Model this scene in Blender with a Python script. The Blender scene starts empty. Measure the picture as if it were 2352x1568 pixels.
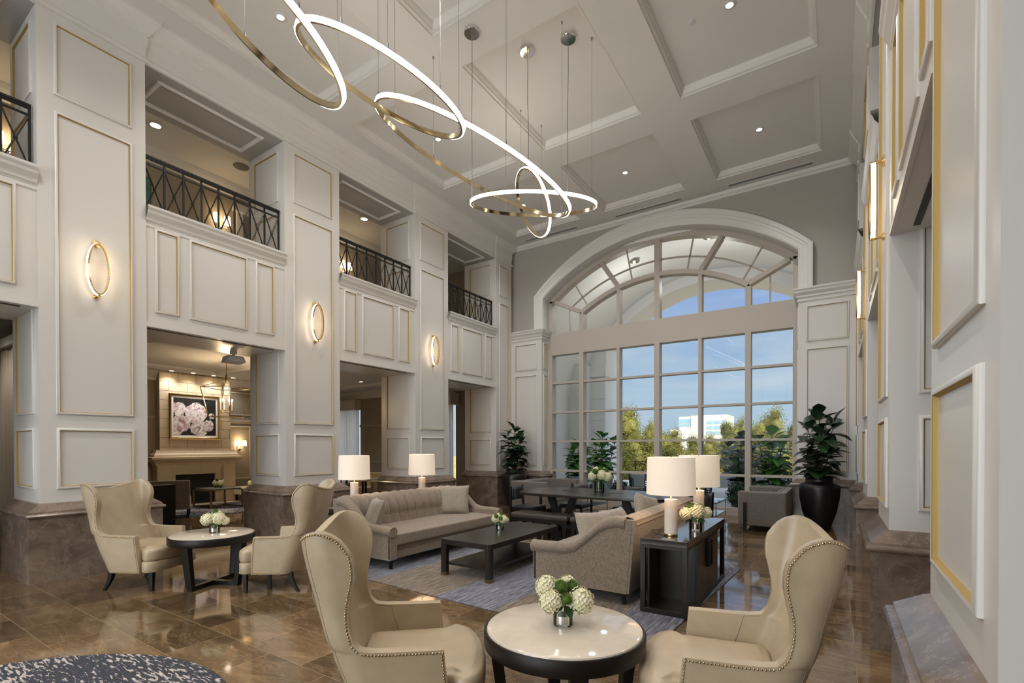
import bpy, bmesh, math, random
from mathutils import Vector, Matrix
PI = math.pi
R = math.radians
rng = random.Random(7)
sc = bpy.context.scene
C = sc.collection

# ------------------------------------------------------------------ helpers
class MB:
    def __init__(s):
        s.v = []; s.f = []
    def add(s, vs, fs):
        n = len(s.v)
        s.v += [tuple(p) for p in vs]
        s.f += [tuple(i + n for i in f) for f in fs]
        return s
    def box(s, x0, x1, y0, y1, z0, z1, m=None):
        vs = [(x, y, z) for z in (z0, z1) for y in (y0, y1) for x in (x0, x1)]
        if m is not None: vs = [m @ Vector(p) for p in vs]
        return s.add(vs, [(0, 2, 3, 1), (4, 5, 7, 6), (0, 1, 5, 4), (2, 6, 7, 3), (0, 4, 6, 2), (1, 3, 7, 5)])
    def hexa(s, b, t):      # 4 bottom pts, 4 top pts (ccw)
        return s.add(list(b) + list(t), [(3, 2, 1, 0), (4, 5, 6, 7)] + [(i, (i + 1) % 4, 4 + (i + 1) % 4, 4 + i) for i in range(4)])
    def tube(s, pts, r, n=8, closed=False, flat=None):
        pts = [Vector(p) for p in pts]; L = len(pts); rings = []
        up = Vector((0, 0, 1))
        prev = None
        for i, p in enumerate(pts):
            if closed: d = pts[(i + 1) % L] - pts[i - 1]
            else: d = pts[min(i + 1, L - 1)] - pts[max(i - 1, 0)]
            d.normalize()
            a = d.cross(up) if abs(d.z) < .95 else d.cross(Vector((1, 0, 0)))
            if prev is not None:
                a = prev - d * prev.dot(d)
                if a.length < 1e-6: a = d.cross(up)
            a.normalize(); b = d.cross(a); prev = a
            rr = r[i] if isinstance(r, (list, tuple)) else r
            rings.append([p + (a * math.cos(2 * PI * k / n) + b * math.sin(2 * PI * k / n)) * rr for k in range(n)])
        vs = [q for g in rings for q in g]; fs = []
        for i in range(L if closed else L - 1):
            j = (i + 1) % L
            for k in range(n):
                fs.append((i * n + k, i * n + (k + 1) % n, j * n + (k + 1) % n, j * n + k))
        if not closed:
            fs.append(tuple(range(n))[::-1]); fs.append(tuple((L - 1) * n + k for k in range(n)))
        return s.add(vs, fs)
    def lathe(s, prof, c=(0, 0, 0), n=32, cap=True):
        vs = []; fs = []
        for (r, z) in prof:
            for k in range(n):
                a = 2 * PI * k / n
                vs.append((c[0] + r * math.cos(a), c[1] + r * math.sin(a), c[2] + z))
        for i in range(len(prof) - 1):
            for k in range(n):
                fs.append((i * n + k, i * n + (k + 1) % n, (i + 1) * n + (k + 1) % n, (i + 1) * n + k))
        if cap:
            fs.append(tuple(range(n))[::-1]); m = (len(prof) - 1) * n; fs.append(tuple(m + k for k in range(n)))
        return s.add(vs, fs)
    def grid(s, P, closeu=False):
        nu = len(P); nv = len(P[0])
        vs = [p for row in P for p in row]; fs = []
        for i in range(nu if closeu else nu - 1):
            for j in range(nv - 1):
                a = i * nv + j; b = ((i + 1) % nu) * nv + j
                fs.append((a, b, b + 1, a + 1))
        return s.add(vs, fs)
    def ico(s, c, r, sub=1, sq=(1, 1, 1)):
        key = sub
        if key not in ICO:
            bm = bmesh.new(); bmesh.ops.create_icosphere(bm, subdivisions=sub, radius=1)
            ICO[key] = ([v.co.copy() for v in bm.verts], [tuple(v.index for v in f.verts) for f in bm.faces]); bm.free()
        V, F = ICO[key]
        return s.add([(c[0] + v.x * r * sq[0], c[1] + v.y * r * sq[1], c[2] + v.z * r * sq[2]) for v in V], F)
ICO = {}

def obj(name, mb, mat, parent=None, smooth=False, bevel=0, seg=2, angle=None, label=None):
    me = bpy.data.meshes.new(name)
    me.from_pydata(mb.v, [], mb.f); me.validate(); me.update()
    bm = bmesh.new(); bm.from_mesh(me)
    bmesh.ops.recalc_face_normals(bm, faces=bm.faces); bm.to_mesh(me); bm.free()
    me.materials.append(mat)
    if smooth:
        for p in me.polygons: p.use_smooth = True
    o = bpy.data.objects.new(name, me); C.objects.link(o)
    if parent is not None: o.parent = parent
    if bevel:
        b = o.modifiers.new('b', 'BEVEL'); b.width = bevel; b.segments = seg; b.limit_method = 'ANGLE'; b.angle_limit = R(40)
        for p in me.polygons: p.use_smooth = True
        w = o.modifiers.new('w', 'WEIGHTED_NORMAL'); w.keep_sharp = True
    elif smooth and angle:
        try: me.set_sharp_from_angle(angle=R(angle))
        except Exception: pass
    if label: o['label'] = label
    return o

def thing(name, label, cat, loc=(0, 0, 0), rz=0, group=None):
    o = bpy.data.objects.new(name, None); C.objects.link(o); o.location = loc; o.rotation_euler = (0, 0, rz)
    o.empty_display_size = .1
    o['label'] = label; o['category'] = cat
    if group: o['group'] = group
    return o
def tag(o, label, cat, group=None, kind=None):
    o['label'] = label; o['category'] = cat
    if group: o['group'] = group
    if kind: o['kind'] = kind
    return o
def struct(name, label=None):
    o = bpy.data.objects.new(name, None); C.objects.link(o); o['kind'] = 'structure'
    if label: o['label'] = label
    return o
def sobj(name, mb, mat, **k):
    o = obj(name, mb, mat, **k); o['kind'] = 'structure'; return o
def dup(root, loc, rz, label, group=None):
    r = root.copy(); C.objects.link(r); r.location = loc; r.rotation_euler = (0, 0, rz)
    r['label'] = label
    if group: r['group'] = group
    for ch in list(root.children):
        c = ch.copy(); C.objects.link(c); c.parent = r
        for g in list(ch.children):
            d = g.copy(); C.objects.link(d); d.parent = c
    return r
def light(name, kind, loc, energy, color, parent=None, **k):
    l = bpy.data.lights.new(name, kind); l.energy = energy; l.color = color
    for a, b in k.items(): setattr(l, a, b)
    o = bpy.data.objects.new(name, l); C.objects.link(o); o.location = loc
    if parent is not None: o.parent = parent
    return o

def sweep(mb, path, prof, closed=False, side=1):
    """profile (offset,z) swept along a level path; offset to the right of travel if side=1"""
    n = len(path); P = [Vector((p[0], p[1])) for p in path]; rows = []
    for i in range(n):
        if closed or 0 < i < n - 1:
            a = (P[i] - P[i - 1]).normalized(); b = (P[(i + 1) % n] - P[i]).normalized()
        elif i == 0: a = b = (P[1] - P[0]).normalized()
        else: a = b = (P[i] - P[i - 1]).normalized()
        na = Vector((a.y, -a.x)) * side; nb = Vector((b.y, -b.x)) * side
        m = (na + nb).normalized(); k = 1 / max(.3, m.dot(na))
        rows.append([(P[i].x + m.x * k * o, P[i].y + m.y * k * o, z) for o, z in prof])
    mb.grid(rows, closeu=closed)
    return mb

def frame(mb, O, U, V, N, w, h, prof):
    """profile (inset, height) mitred around the rectangle O..O+wU+hV"""
    O = Vector(O); U = Vector(U); V = Vector(V); N = Vector(N); rows = []
    for (a, b) in ((0, 0), (1, 0), (1, 1), (0, 1)):
        rows.append([O + U * (a * w + (1 - 2 * a) * i) + V * (b * h + (1 - 2 * b) * i) + N * z for i, z in prof])
    return mb.grid(rows, closeu=True)
PW = [(0, 0), (0, .012), (.004, .017), (.013, .022), (.022, .022), (.026, .020)]
PG = [(.026, .020), (.029, .017), (.034, .004), (.035, .0)]

# ------------------------------------------------------------------ materials
def mat(name, col, rough=.5, metal=0, spec=.5, emit=None, es=0, bump=None, coat=0, sheen=0):
    m = bpy.data.materials.new(name); m.use_nodes = True
    b = m.node_tree.nodes['Principled BSDF']
    b.inputs['Base Color'].default_value = (*col, 1); b.inputs['Roughness'].default_value = rough
    b.inputs['Metallic'].default_value = metal; b.inputs['Specular IOR Level'].default_value = spec
    if coat: b.inputs['Coat Weight'].default_value = coat; b.inputs['Coat Roughness'].default_value = .1
    if sheen: b.inputs['Sheen Weight'].default_value = sheen
    if emit: b.inputs['Emission Color'].default_value = (*emit, 1); b.inputs['Emission Strength'].default_value = es
    if bump:
        sca, st = bump; nt = m.node_tree
        tc = nt.nodes.new('ShaderNodeTexCoord'); n = nt.nodes.new('ShaderNodeTexNoise'); n.inputs['Scale'].default_value = sca
        n.inputs['Detail'].default_value = 4
        bp = nt.nodes.new('ShaderNodeBump'); bp.inputs['Strength'].default_value = st; bp.inputs['Distance'].default_value = .01
        nt.links.new(tc.outputs['Object'], n.inputs['Vector']); nt.links.new(n.outputs['Fac'], bp.inputs['Height'])
        nt.links.new(bp.outputs['Normal'], b.inputs['Normal'])
    return m
def N(m, t, **k):
    n = m.node_tree.nodes.new(t)
    for a, b in k.items():
        if a in n.inputs: n.inputs[a].default_value = b
        else: setattr(n, a, b)
    return n
def L(m, a, b): m.node_tree.links.new(a, b)
def ramp(m, fac, stops):
    r = N(m, 'ShaderNodeValToRGB'); e = r.color_ramp.elements
    while len(e) < len(stops): e.new(.5)
    for i, (p, c) in enumerate(stops): e[i].position = p; e[i].color = (*c, 1)
    L(m, fac, r.inputs['Fac']); return r
def bsdf(m): return m.node_tree.nodes['Principled BSDF']

M = {}
M['paint'] = mat('white_semigloss_paint', (.665, .64, .61), .34, spec=.6)
M['panel'] = M['paint']
M['ceil'] = mat('ceiling_paint', (.70, .685, .668), .7)
M['crown'] = mat('crown_paint', (.68, .66, .63), .5)
M['gold'] = mat('gold_bead', (.41, .27, .075), .45, .25)
M['grey'] = mat('grey_wall_paint', (.39, .36, .325), .7)
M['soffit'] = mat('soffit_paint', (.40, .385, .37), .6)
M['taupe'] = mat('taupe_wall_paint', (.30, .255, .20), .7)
M['frame'] = mat('window_frame_paint', (.47, .42, .365), .45)
M['stucco'] = mat('white_stucco', (.80, .79, .77), .85, bump=(30, .15))
M['black_iron'] = mat('black_iron', (.012, .011, .011), .4, .3)
M['brass'] = mat('polished_brass', (.80, .60, .30), .16, 1)
M['dark_brass'] = mat('aged_brass', (.34, .24, .12), .28, 1)
M['bronze'] = mat('bronze_nail', (.55, .42, .27), .25, 1)
M['ring_metal'] = mat('ring_champagne_metal', (.62, .50, .30), .13, 1)
M['chrome'] = mat('chrome', (.8, .8, .8), .06, 1)
M['steel'] = mat('brushed_dark_steel', (.35, .35, .36), .3, 1)
M['led'] = mat('led_strip', (1, .95, .85), .5, emit=(1, .93, .82), es=26)
M['led2'] = mat('sconce_led_strip', (1, .95, .85), .5, emit=(1, .82, .58), es=7)
M['lamp_glow'] = mat('downlight_lens', (1, 1, 1), .5, emit=(1, .82, .58), es=30)
M['bulb'] = mat('bulb_glow', (1, .9, .7), .5, emit=(1, .72, .38), es=30)
M['black'] = mat('black_void', (.008, .008, .008), .5)
M['leg'] = mat('espresso_leg', (.008, .006, .005), .45, spec=.35)
M['pot'] = mat('black_planter_glaze', (.012, .010, .013), .33)
M['seam'] = mat('leather_seam', (.26, .20, .13), .5)
M['bluepot_'] = mat('grey_blue_wall', (.30, .33, .36), .7)
M['soil'] = mat('soil', (.03, .02, .012), .9)
M['trunk'] = mat('bark', (.10, .07, .045), .8)
M['alab'] = mat('alabaster', (.82, .74, .66), .35)
M['cream_tuft'] = mat('cream_tufted_velvet', (.62, .50, .30), .6, sheen=.3)
M['grey_leather'] = mat('brown_grey_leather', (.060, .045, .038), .42)
M['blackleather'] = mat('black_leather', (.022, .024, .028), .3)
M['wicker'] = mat('dark_wicker', (.02, .03, .045), .5)
M['outcush'] = mat('outdoor_cushion', (.42, .45, .48), .8)
M['plastic'] = mat('white_plastic', (.62, .62, .64), .4)
M['grille'] = mat('grey_grille', (.16, .155, .15), .6)
M['slate'] = mat('slate_tray', (.10, .09, .075), .5)

def leather(name, c1, c2):
    m = mat(name, c1, .33, spec=.5)
    tc = N(m, 'ShaderNodeTexCoord'); n = N(m, 'ShaderNodeTexNoise', Scale=9.0, Detail=5.0)
    L(m, tc.outputs['Object'], n.inputs['Vector'])
    r = ramp(m, n.outputs['Fac'], [(.3, c2), (.7, c1)]); L(m, r.outputs['Color'], bsdf(m).inputs['Base Color'])
    n2 = N(m, 'ShaderNodeTexNoise', Scale=160.0, Detail=2.0); L(m, tc.outputs['Object'], n2.inputs['Vector'])
    bp = N(m, 'ShaderNodeBump', Strength=.12, Distance=.004); L(m, n2.outputs['Fac'], bp.inputs['Height']); L(m, bp.outputs['Normal'], bsdf(m).inputs['Normal'])
    return m
M['leather'] = leather('cream_leather', (.48, .385, .265), (.42, .335, .23))

def fabric(name, c1, c2, scale=420, rough=.85):
    m = mat(name, c1, rough, spec=.25, sheen=.25)
    tc = N(m, 'ShaderNodeTexCoord')
    outs = []
    for sx in ((1, .12, .12), (.12, .12, 1), (.12, 1, .12)):
        mp = N(m, 'ShaderNodeMapping'); mp.inputs['Scale'].default_value = sx
        n = N(m, 'ShaderNodeTexNoise', Scale=float(scale), Detail=1.0)
        L(m, tc.outputs['Object'], mp.inputs['Vector']); L(m, mp.outputs['Vector'], n.inputs['Vector']); outs.append(n.outputs['Fac'])
    a = N(m, 'ShaderNodeMath', operation='ADD'); L(m, outs[0], a.inputs[0]); L(m, outs[1], a.inputs[1])
    b = N(m, 'ShaderNodeMath', operation='ADD'); L(m, a.outputs[0], b.inputs[0]); L(m, outs[2], b.inputs[1])
    c = N(m, 'ShaderNodeMath', operation='MULTIPLY'); c.inputs[1].default_value = .333; L(m, b.outputs[0], c.inputs[0])
    r = ramp(m, c.outputs[0], [(.38, c2), (.62, c1)]); L(m, r.outputs['Color'], bsdf(m).inputs['Base Color'])
    return m
M['sofa'] = fabric('grey_taupe_weave', (.33, .265, .205), (.175, .138, .105))
M['settee'] = fabric('grey_weave', (.235, .205, .18), (.12, .105, .095))
M['beige_fab'] = fabric('beige_weave', (.55, .48, .38), (.42, .36, .28))

def pillow_mat():
    m = mat('speckled_pillow_velvet', (.4, .35, .3), .55, spec=.4, sheen=.4)
    tc = N(m, 'ShaderNodeTexCoord'); v = N(m, 'ShaderNodeTexVoronoi', Scale=150.0); L(m, tc.outputs['Object'], v.inputs['Vector'])
    r = ramp(m, v.outputs['Distance'], [(.0, (.15, .125, .10)), (.25, (.17, .14, .115)), (.45, (.34, .29, .235)), (1, (.42, .36, .29))])
    L(m, r.outputs['Color'], bsdf(m).inputs['Base Color']); return m
M['pillow'] = pillow_mat()

def wood(name, c1, c2, sc_=(1, 14, 14), rough=.35, coat=.15):
    m = mat(name, c1, rough, coat=coat)
    tc = N(m, 'ShaderNodeTexCoord'); mp = N(m, 'ShaderNodeMapping'); mp.inputs['Scale'].default_value = sc_
    n = N(m, 'ShaderNodeTexNoise', Scale=6.0, Detail=6.0, Distortion=.6)
    L(m, tc.outputs['Object'], mp.inputs['Vector']); L(m, mp.outputs['Vector'], n.inputs['Vector'])
    r = ramp(m, n.outputs['Fac'], [(.35, c2), (.65, c1)]); L(m, r.outputs['Color'], bsdf(m).inputs['Base Color']); return m
M['wood'] = wood('espresso_wood', (.020, .0145, .012), (.010, .0075, .0065), sc_=(14, 1, 14))
M['woodx'] = wood('espresso_wood_x', (.026, .020, .017), (.012, .009, .008), sc_=(1, 14, 14), rough=.3)
M['stone_top'] = wood('dark_stone_top', (.045, .036, .032), (.028, .022, .02), sc_=(1, 1, 1), rough=.12, coat=.4)

def marble(name, base, dark, vein, sc_, rough, vs=.32):
    m = mat(name, base, rough)
    tc = N(m, 'ShaderNodeTexCoord')
    n = N(m, 'ShaderNodeTexNoise', Scale=sc_, Detail=8.0, Roughness=.62, Distortion=.8); L(m, tc.outputs['Object'], n.inputs['Vector'])
    r = ramp(m, n.outputs['Fac'], [(.32, dark), (.62, base)])
    n2 = N(m, 'ShaderNodeTexNoise', Scale=sc_ * 1.3, Detail=9.0, Roughness=.68, Distortion=.5); L(m, tc.outputs['Object'], n2.inputs['Vector'])
    v = ramp(m, n2.outputs['Fac'], [(.486, (0, 0, 0)), (.498, (vs, vs, vs)), (.502, (vs, vs, vs)), (.514, (0, 0, 0))])
    mx = N(m, 'ShaderNodeMixRGB'); L(m, v.outputs['Color'], mx.inputs['Fac']); L(m, r.outputs['Color'], mx.inputs[1]); mx.inputs[2].default_value = (*vein, 1)
    L(m, mx.outputs['Color'], bsdf(m).inputs['Base Color']); return m
M['marble'] = marble('emperador_marble', (.245, .185, .148), (.125, .09, .07), (.46, .37, .30), 3.2, .14)
M['whitemarble'] = marble('cream_marble', (.66, .58, .49), (.56, .49, .41), (.74, .67, .58), 3.5, .07, .3)
M['limestone'] = marble('limestone', (.62, .50, .33), (.55, .43, .28), (.66, .55, .38), 5, .6, .3)

def floor_mat():
    m = mat('polished_marble_tiles', (.2, .14, .09), .09, spec=.55)
    tc = N(m, 'ShaderNodeTexCoord')
    mp = N(m, 'ShaderNodeMapping'); mp.inputs['Location'].default_value = (.24, -2.01 + .4275 * 20, 0)
    br = N(m, 'ShaderNodeTexBrick'); br.offset = .43; br.offset_frequency = 2
    for k_, v_ in (('Scale', 1.0), ('Mortar Size', .0022), ('Mortar Smooth', .1), ('Brick Width', .64), ('Row Height', .4275), ('Bias', 0.0)): br.inputs[k_].default_value = v_
    br.inputs['Color1'].default_value = (0, 0, 0, 1); br.inputs['Color2'].default_value = (1, 1, 1, 1); br.inputs['Mortar'].default_value = (.5, .5, .5, 1)
    L(m, tc.outputs['Object'], mp.inputs['Vector']); L(m, mp.outputs['Vector'], br.inputs['Vector'])
    # per-tile offset of the stone pattern
    sep = N(m, 'ShaderNodeSeparateColor'); L(m, br.outputs['Color'], sep.inputs['Color'])
    ml = N(m, 'ShaderNodeMath', operation='MULTIPLY'); ml.inputs[1].default_value = 37.0; L(m, sep.outputs[0], ml.inputs[0])
    cb = N(m, 'ShaderNodeCombineXYZ'); L(m, ml.outputs[0], cb.inputs[0]); L(m, ml.outputs[0], cb.inputs[2])
    st = N(m, 'ShaderNodeMapping'); st.inputs['Scale'].default_value = (.8, 2.4, 1); st.inputs['Rotation'].default_value = (0, 0, .5); L(m, tc.outputs['Object'], st.inputs['Vector'])
    ad = N(m, 'ShaderNodeVectorMath', operation='ADD'); L(m, st.outputs['Vector'], ad.inputs[0]); L(m, cb.outputs[0], ad.inputs[1])
    n = N(m, 'ShaderNodeTexNoise', Scale=1.9, Detail=9.0, Roughness=.66, Distortion=.7); L(m, ad.outputs[0], n.inputs['Vector'])
    r = ramp(m, n.outputs['Fac'], [(.30, (.070, .043, .021)), (.52, (.130, .082, .042)), (.72, (.235, .162, .090))])
    hs = N(m, 'ShaderNodeMapRange'); hs.inputs['To Min'].default_value = .62; hs.inputs['To Max'].default_value = 1.65; L(m, sep.outputs[0], hs.inputs['Value'])
    m1 = N(m, 'ShaderNodeMixRGB', blend_type='MULTIPLY'); m1.inputs['Fac'].default_value = 1; L(m, r.outputs['Color'], m1.inputs[1]); L(m, hs.outputs[0], m1.inputs[2])
    n2 = N(m, 'ShaderNodeTexNoise', Scale=1.7, Detail=10.0, Roughness=.72, Distortion=.5); L(m, ad.outputs[0], n2.inputs['Vector'])
    v = ramp(m, n2.outputs['Fac'], [(.485, (0, 0, 0)), (.498, (.3, .3, .3)), (.502, (.3, .3, .3)), (.515, (0, 0, 0))])
    m2 = N(m, 'ShaderNodeMixRGB'); L(m, v.outputs['Color'], m2.inputs['Fac']); L(m, m1.outputs['Color'], m2.inputs[1]); m2.inputs[2].default_value = (.44, .31, .18, 1)
    m3 = N(m, 'ShaderNodeMixRGB'); L(m, br.outputs['Fac'], m3.inputs['Fac']); L(m, m2.outputs['Color'], m3.inputs[1]); m3.inputs[2].default_value = (.27, .19, .11, 1)
    L(m, m3.outputs['Color'], bsdf(m).inputs['Base Color'])
    rr = N(m, 'ShaderNodeMapRange'); rr.inputs['To Min'].default_value = .07; rr.inputs['To Max'].default_value = .5; L(m, br.outputs['Fac'], rr.inputs['Value']); L(m, rr.outputs[0], bsdf(m).inputs['Roughness'])
    bsdf(m).inputs['Coat Weight'].default_value = .35; bsdf(m).inputs['Coat Roughness'].default_value = .05
    return m
M['floor'] = floor_mat()

def rug_mat():
    m = mat('striated_wool_rug', (.3, .3, .3), .95, spec=.1, sheen=.2)
    tc = N(m, 'ShaderNodeTexCoord'); mp = N(m, 'ShaderNodeMapping'); mp.inputs['Scale'].default_value = (34, 3.0, 1)
    n = N(m, 'ShaderNodeTexNoise', Scale=1.5, Detail=6.0, Roughness=.75); L(m, tc.outputs['Object'], mp.inputs['Vector']); L(m, mp.outputs['Vector'], n.inputs['Vector'])
    r = ramp(m, n.outputs['Fac'], [(.36, (.035, .038, .058)), (.50, (.13, .135, .18)), (.64, (.36, .35, .38))])
    r2 = ramp(m, n.outputs['Fac'], [(.36, (.07, .052, .04)), (.50, (.16, .12, .088)), (.64, (.34, .27, .20))])
    # broad bands along x
    sx = N(m, 'ShaderNodeSeparateXYZ'); L(m, tc.outputs['Object'], sx.inputs[0])
    mu = N(m, 'ShaderNodeMath', operation='MULTIPLY'); mu.inputs[1].default_value = 3.6; L(m, sx.outputs[0], mu.inputs[0])
    si = N(m, 'ShaderNodeMath', operation='SINE'); L(m, mu.outputs[0], si.inputs[0])
    b = ramp(m, si.outputs[0], [(.12, (0, 0, 0)), (.35, (1, 1, 1))])
    mx = N(m, 'ShaderNodeMixRGB'); L(m, b.outputs['Color'], mx.inputs['Fac']); L(m, r2.outputs['Color'], mx.inputs[1]); L(m, r.outputs['Color'], mx.inputs[2])
    L(m, mx.outputs['Color'], bsdf(m).inputs['Base Color'])
    bp = N(m, 'ShaderNodeBump', Strength=.5, Distance=.01); L(m, n.outputs['Fac'], bp.inputs['Height']); L(m, bp.outputs['Normal'], bsdf(m).inputs['Normal'])
    return m
M['rug'] = rug_mat()
def carpet_mat():
    m = mat('round_carpet_wool', (.1, .1, .1), .95, spec=.1)
    tc = N(m, 'ShaderNodeTexCoord'); mp = N(m, 'ShaderNodeMapping'); mp.inputs['Scale'].default_value = (2.0, 8.5, 1); mp.inputs['Rotation'].default_value = (0, 0, .35)
    n = N(m, 'ShaderNodeTexNoise', Scale=6.5, Detail=2.0, Roughness=.5, Distortion=.5); L(m, tc.outputs['Object'], mp.inputs['Vector']); L(m, mp.outputs['Vector'], n.inputs['Vector'])
    n3 = N(m, 'ShaderNodeTexNoise', Scale=1.6, Detail=1.0); L(m, tc.outputs['Object'], n3.inputs['Vector'])
    ad = N(m, 'ShaderNodeMath', operation='MULTIPLY_ADD'); ad.inputs[1].default_value = .55; L(m, n3.outputs['Fac'], ad.inputs[0]); L(m, n.outputs['Fac'], ad.inputs[2])
    k = ramp(m, ad.outputs[0], [(.80, (.058, .064, .076)), (.83, (.30, .285, .28)), (.86, (.48, .44, .41))])
    n2 = N(m, 'ShaderNodeTexNoise', Scale=12.0, Detail=4.0); L(m, mp.outputs['Vector'], n2.inputs['Vector'])
    g = ramp(m, n2.outputs['Fac'], [(.35, (.75, .75, .75)), (.65, (1.2, 1.15, 1.2))])
    mx = N(m, 'ShaderNodeMixRGB', blend_type='MULTIPLY'); mx.inputs['Fac'].default_value = 1; L(m, k.outputs['Color'], mx.inputs[1]); L(m, g.outputs['Color'], mx.inputs[2])
    L(m, mx.outputs['Color'], bsdf(m).inputs['Base Color']); return m
M['carpet'] = carpet_mat()

def leaf_mat(name, c1, c2, rough=.3, tr=.15, sc_=6):
    m = mat(name, c1, rough)
    tc = N(m, 'ShaderNodeTexCoord'); n = N(m, 'ShaderNodeTexNoise', Scale=float(sc_), Detail=3.0); L(m, tc.outputs['Object'], n.inputs['Vector'])
    r = ramp(m, n.outputs['Fac'], [(.35, c2), (.65, c1)]); L(m, r.outputs['Color'], bsdf(m).inputs['Base Color'])
    if rough > .8: bsdf(m).inputs['Specular IOR Level'].default_value = .08
    return m
M['fig'] = leaf_mat('fiddle_leaf', (.030, .075, .028), (.012, .035, .016), .28)
M['outfig'] = leaf_mat('outdoor_leaf', (.16, .36, .07), (.06, .16, .045), .4)
M['boxw'] = leaf_mat('shrub_leaf', (.04, .10, .04), (.015, .04, .02), .5)
M['tree1'] = leaf_mat('oak_foliage', (.185, .165, .045), (.07, .066, .018), .9, sc_=.5)
M['tree2'] = leaf_mat('cedar_foliage', (.115, .115, .03), (.045, .048, .013), .9, sc_=.5)
M['petal'] = leaf_mat('hydrangea_petal', (.84, .80, .60), (.74, .72, .46), .6, sc_=25)
M['moss'] = leaf_mat('green_trick', (.10, .20, .02), (.04, .09, .01), .7, sc_=30)
M['gleaf'] = leaf_mat('dark_green_leaf', (.025, .08, .02), (.012, .04, .012), .4)
M['grass'] = leaf_mat('dry_lawn', (.36, .26, .11), (.20, .17, .06), .9, sc_=.3)

def glass_mat(name, tint, f=.08, rough=0.0):
    m = bpy.data.materials.new(name); m.use_nodes = True; nt = m.node_tree; nt.nodes.clear()
    o = nt.nodes.new('ShaderNodeOutputMaterial'); t = nt.nodes.new('ShaderNodeBsdfTransparent'); t.inputs[0].default_value = (*tint, 1)
    g = nt.nodes.new('ShaderNodeBsdfGlossy'); g.inputs['Roughness'].default_value = rough; g.inputs[0].default_value = (1, 1, 1, 1)
    lw = nt.nodes.new('ShaderNodeLayerWeight'); lw.inputs['Blend'].default_value = f
    mx = nt.nodes.new('ShaderNodeMixShader'); nt.links.new(lw.outputs['Fresnel'], mx.inputs[0]); nt.links.new(t.outputs[0], mx.inputs[1]); nt.links.new(g.outputs[0], mx.inputs[2])
    nt.links.new(mx.outputs[0], o.inputs[0]); return m
M['pane'] = glass_mat('window_glass', (.93, .97, .98), .09)
M['glass'] = glass_mat('clear_glass', (.93, .95, .95), .35)
M['tglass'] = glass_mat('table_glass', (.75, .85, .86), .4)

def shade_mat():
    m = mat('linen_lampshade', (.84, .75, .65), .8, emit=(1, .80, .62), es=.36)
    return m
M['shade'] = shade_mat()
def sheer_mat():
    m = bpy.data.materials.new('sheer_curtain'); m.use_nodes = True; nt = m.node_tree; nt.nodes.clear()
    o = nt.nodes.new('ShaderNodeOutputMaterial'); d = nt.nodes.new('ShaderNodeBsdfDiffuse'); d.inputs[0].default_value = (.62, .60, .56, 1)
    t = nt.nodes.new('ShaderNodeBsdfTranslucent'); t.inputs[0].default_value = (.95, .95, .95, 1); mx = nt.nodes.new('ShaderNodeMixShader'); mx.inputs[0].default_value = .8
    nt.links.new(d.outputs[0], mx.inputs[1]); nt.links.new(t.outputs[0], mx.inputs[2]); nt.links.new(mx.outputs[0], o.inputs[0]); return m
M['sheer'] = sheer_mat()

XL, XR, XM = -7.44, .34, -3.55
def mx_(x): return -7.10 - x            # mirror a left-wall x to the right wall
ZC = 7.0
PIL = [(-4.222, -3.182), (-1.272, -.232), (1.678, 2.712), (4.626, 5.672), (7.576, 8.63), (10.544, 11.27)]
XB = -8.49                              # back of the columns

# ------------------------------------------------------------------ shell
floor = MB(); floor.box(-18, 4.2, -8, 11.66, -.2, 0); sobj('floor', floor, M['floor'])
# ceiling with coffers
cx = [(-6.99, -5.132), (-4.53, -2.678), (-2.065, -.213)]
cy = [(-6.7, -4.25), (-3.6, -1.15), (-.53, 1.92), (2.50, 4.95), (5.555, 7.98), (8.575, 10.81)]
ceil = MB()
xs = [XB] + [v for p in cx for v in p] + [mx_(XB)]; ys = [-8] + [v for p in cy for v in p] + [11.46]
for i in range(len(xs) - 1):
    for j in range(len(ys) - 1):
        if i % 2 == 1 and j % 2 == 1: continue
        if i in (0, len(xs) - 2):
            ceil.box(xs[i], xs[i + 1], ys[j], ys[j + 1], ZC, ZC + .3)
        else: ceil.box(xs[i], xs[i + 1], ys[j], ys[j + 1], ZC, ZC + .3)
ceil.box(-9, 2, -8, 11.46, ZC + .3, ZC + .4)
ceiling = sobj('ceiling', ceil, M['ceil'])
mold = MB(); pan = MB()
for a, b in cx:
    for c, d in cy:
        sweep(mold, [(a, c), (b, c), (b, d), (a, d)], [(-.004, ZC - .002), (.012, ZC - .004), (.014, ZC + .02), (.045, ZC + .03), (.05, ZC + .05), (.075, ZC + .085), (.085, ZC + .115), (.1, ZC + .12)], closed=True, side=-1)
        pan.box(a - .01, b + .01, c - .01, d + .01, ZC + .12, ZC + .16)
obj('coffer_panel', pan, M['ceil'], ceiling); obj('coffer_molding', mold, M['crown'], ceiling)

CROWN = [(0, 6.45), (.028, 6.455), (.032, 6.50), (.012, 6.525), (.008, 6.53), (.008, 6.64), (.022, 6.65), (.022, 6.79), (.05, 6.81), (.055, 6.84), (.09, 6.87), (.12, 6.93), (.145, 6.96), (.148, 7.0)]
PLINTH = [(.12, 0), (.12, .722), (.128, .724), (.145, .735), (.150, .75), (.143, .765), (.128, .772), (.118, .775), (.116, .792), (.02, .868), (.0, .878)]
CAP = [(0, 4.37), (.018, 4.375), (.02, 4.40), (.006, 4.41), (.006, 4.44), (.03, 4.455), (.035, 4.49), (.07, 4.54), (.078, 4.57), (.095, 4.60), (.098, 4.628), (-.02, 4.63)]

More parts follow.
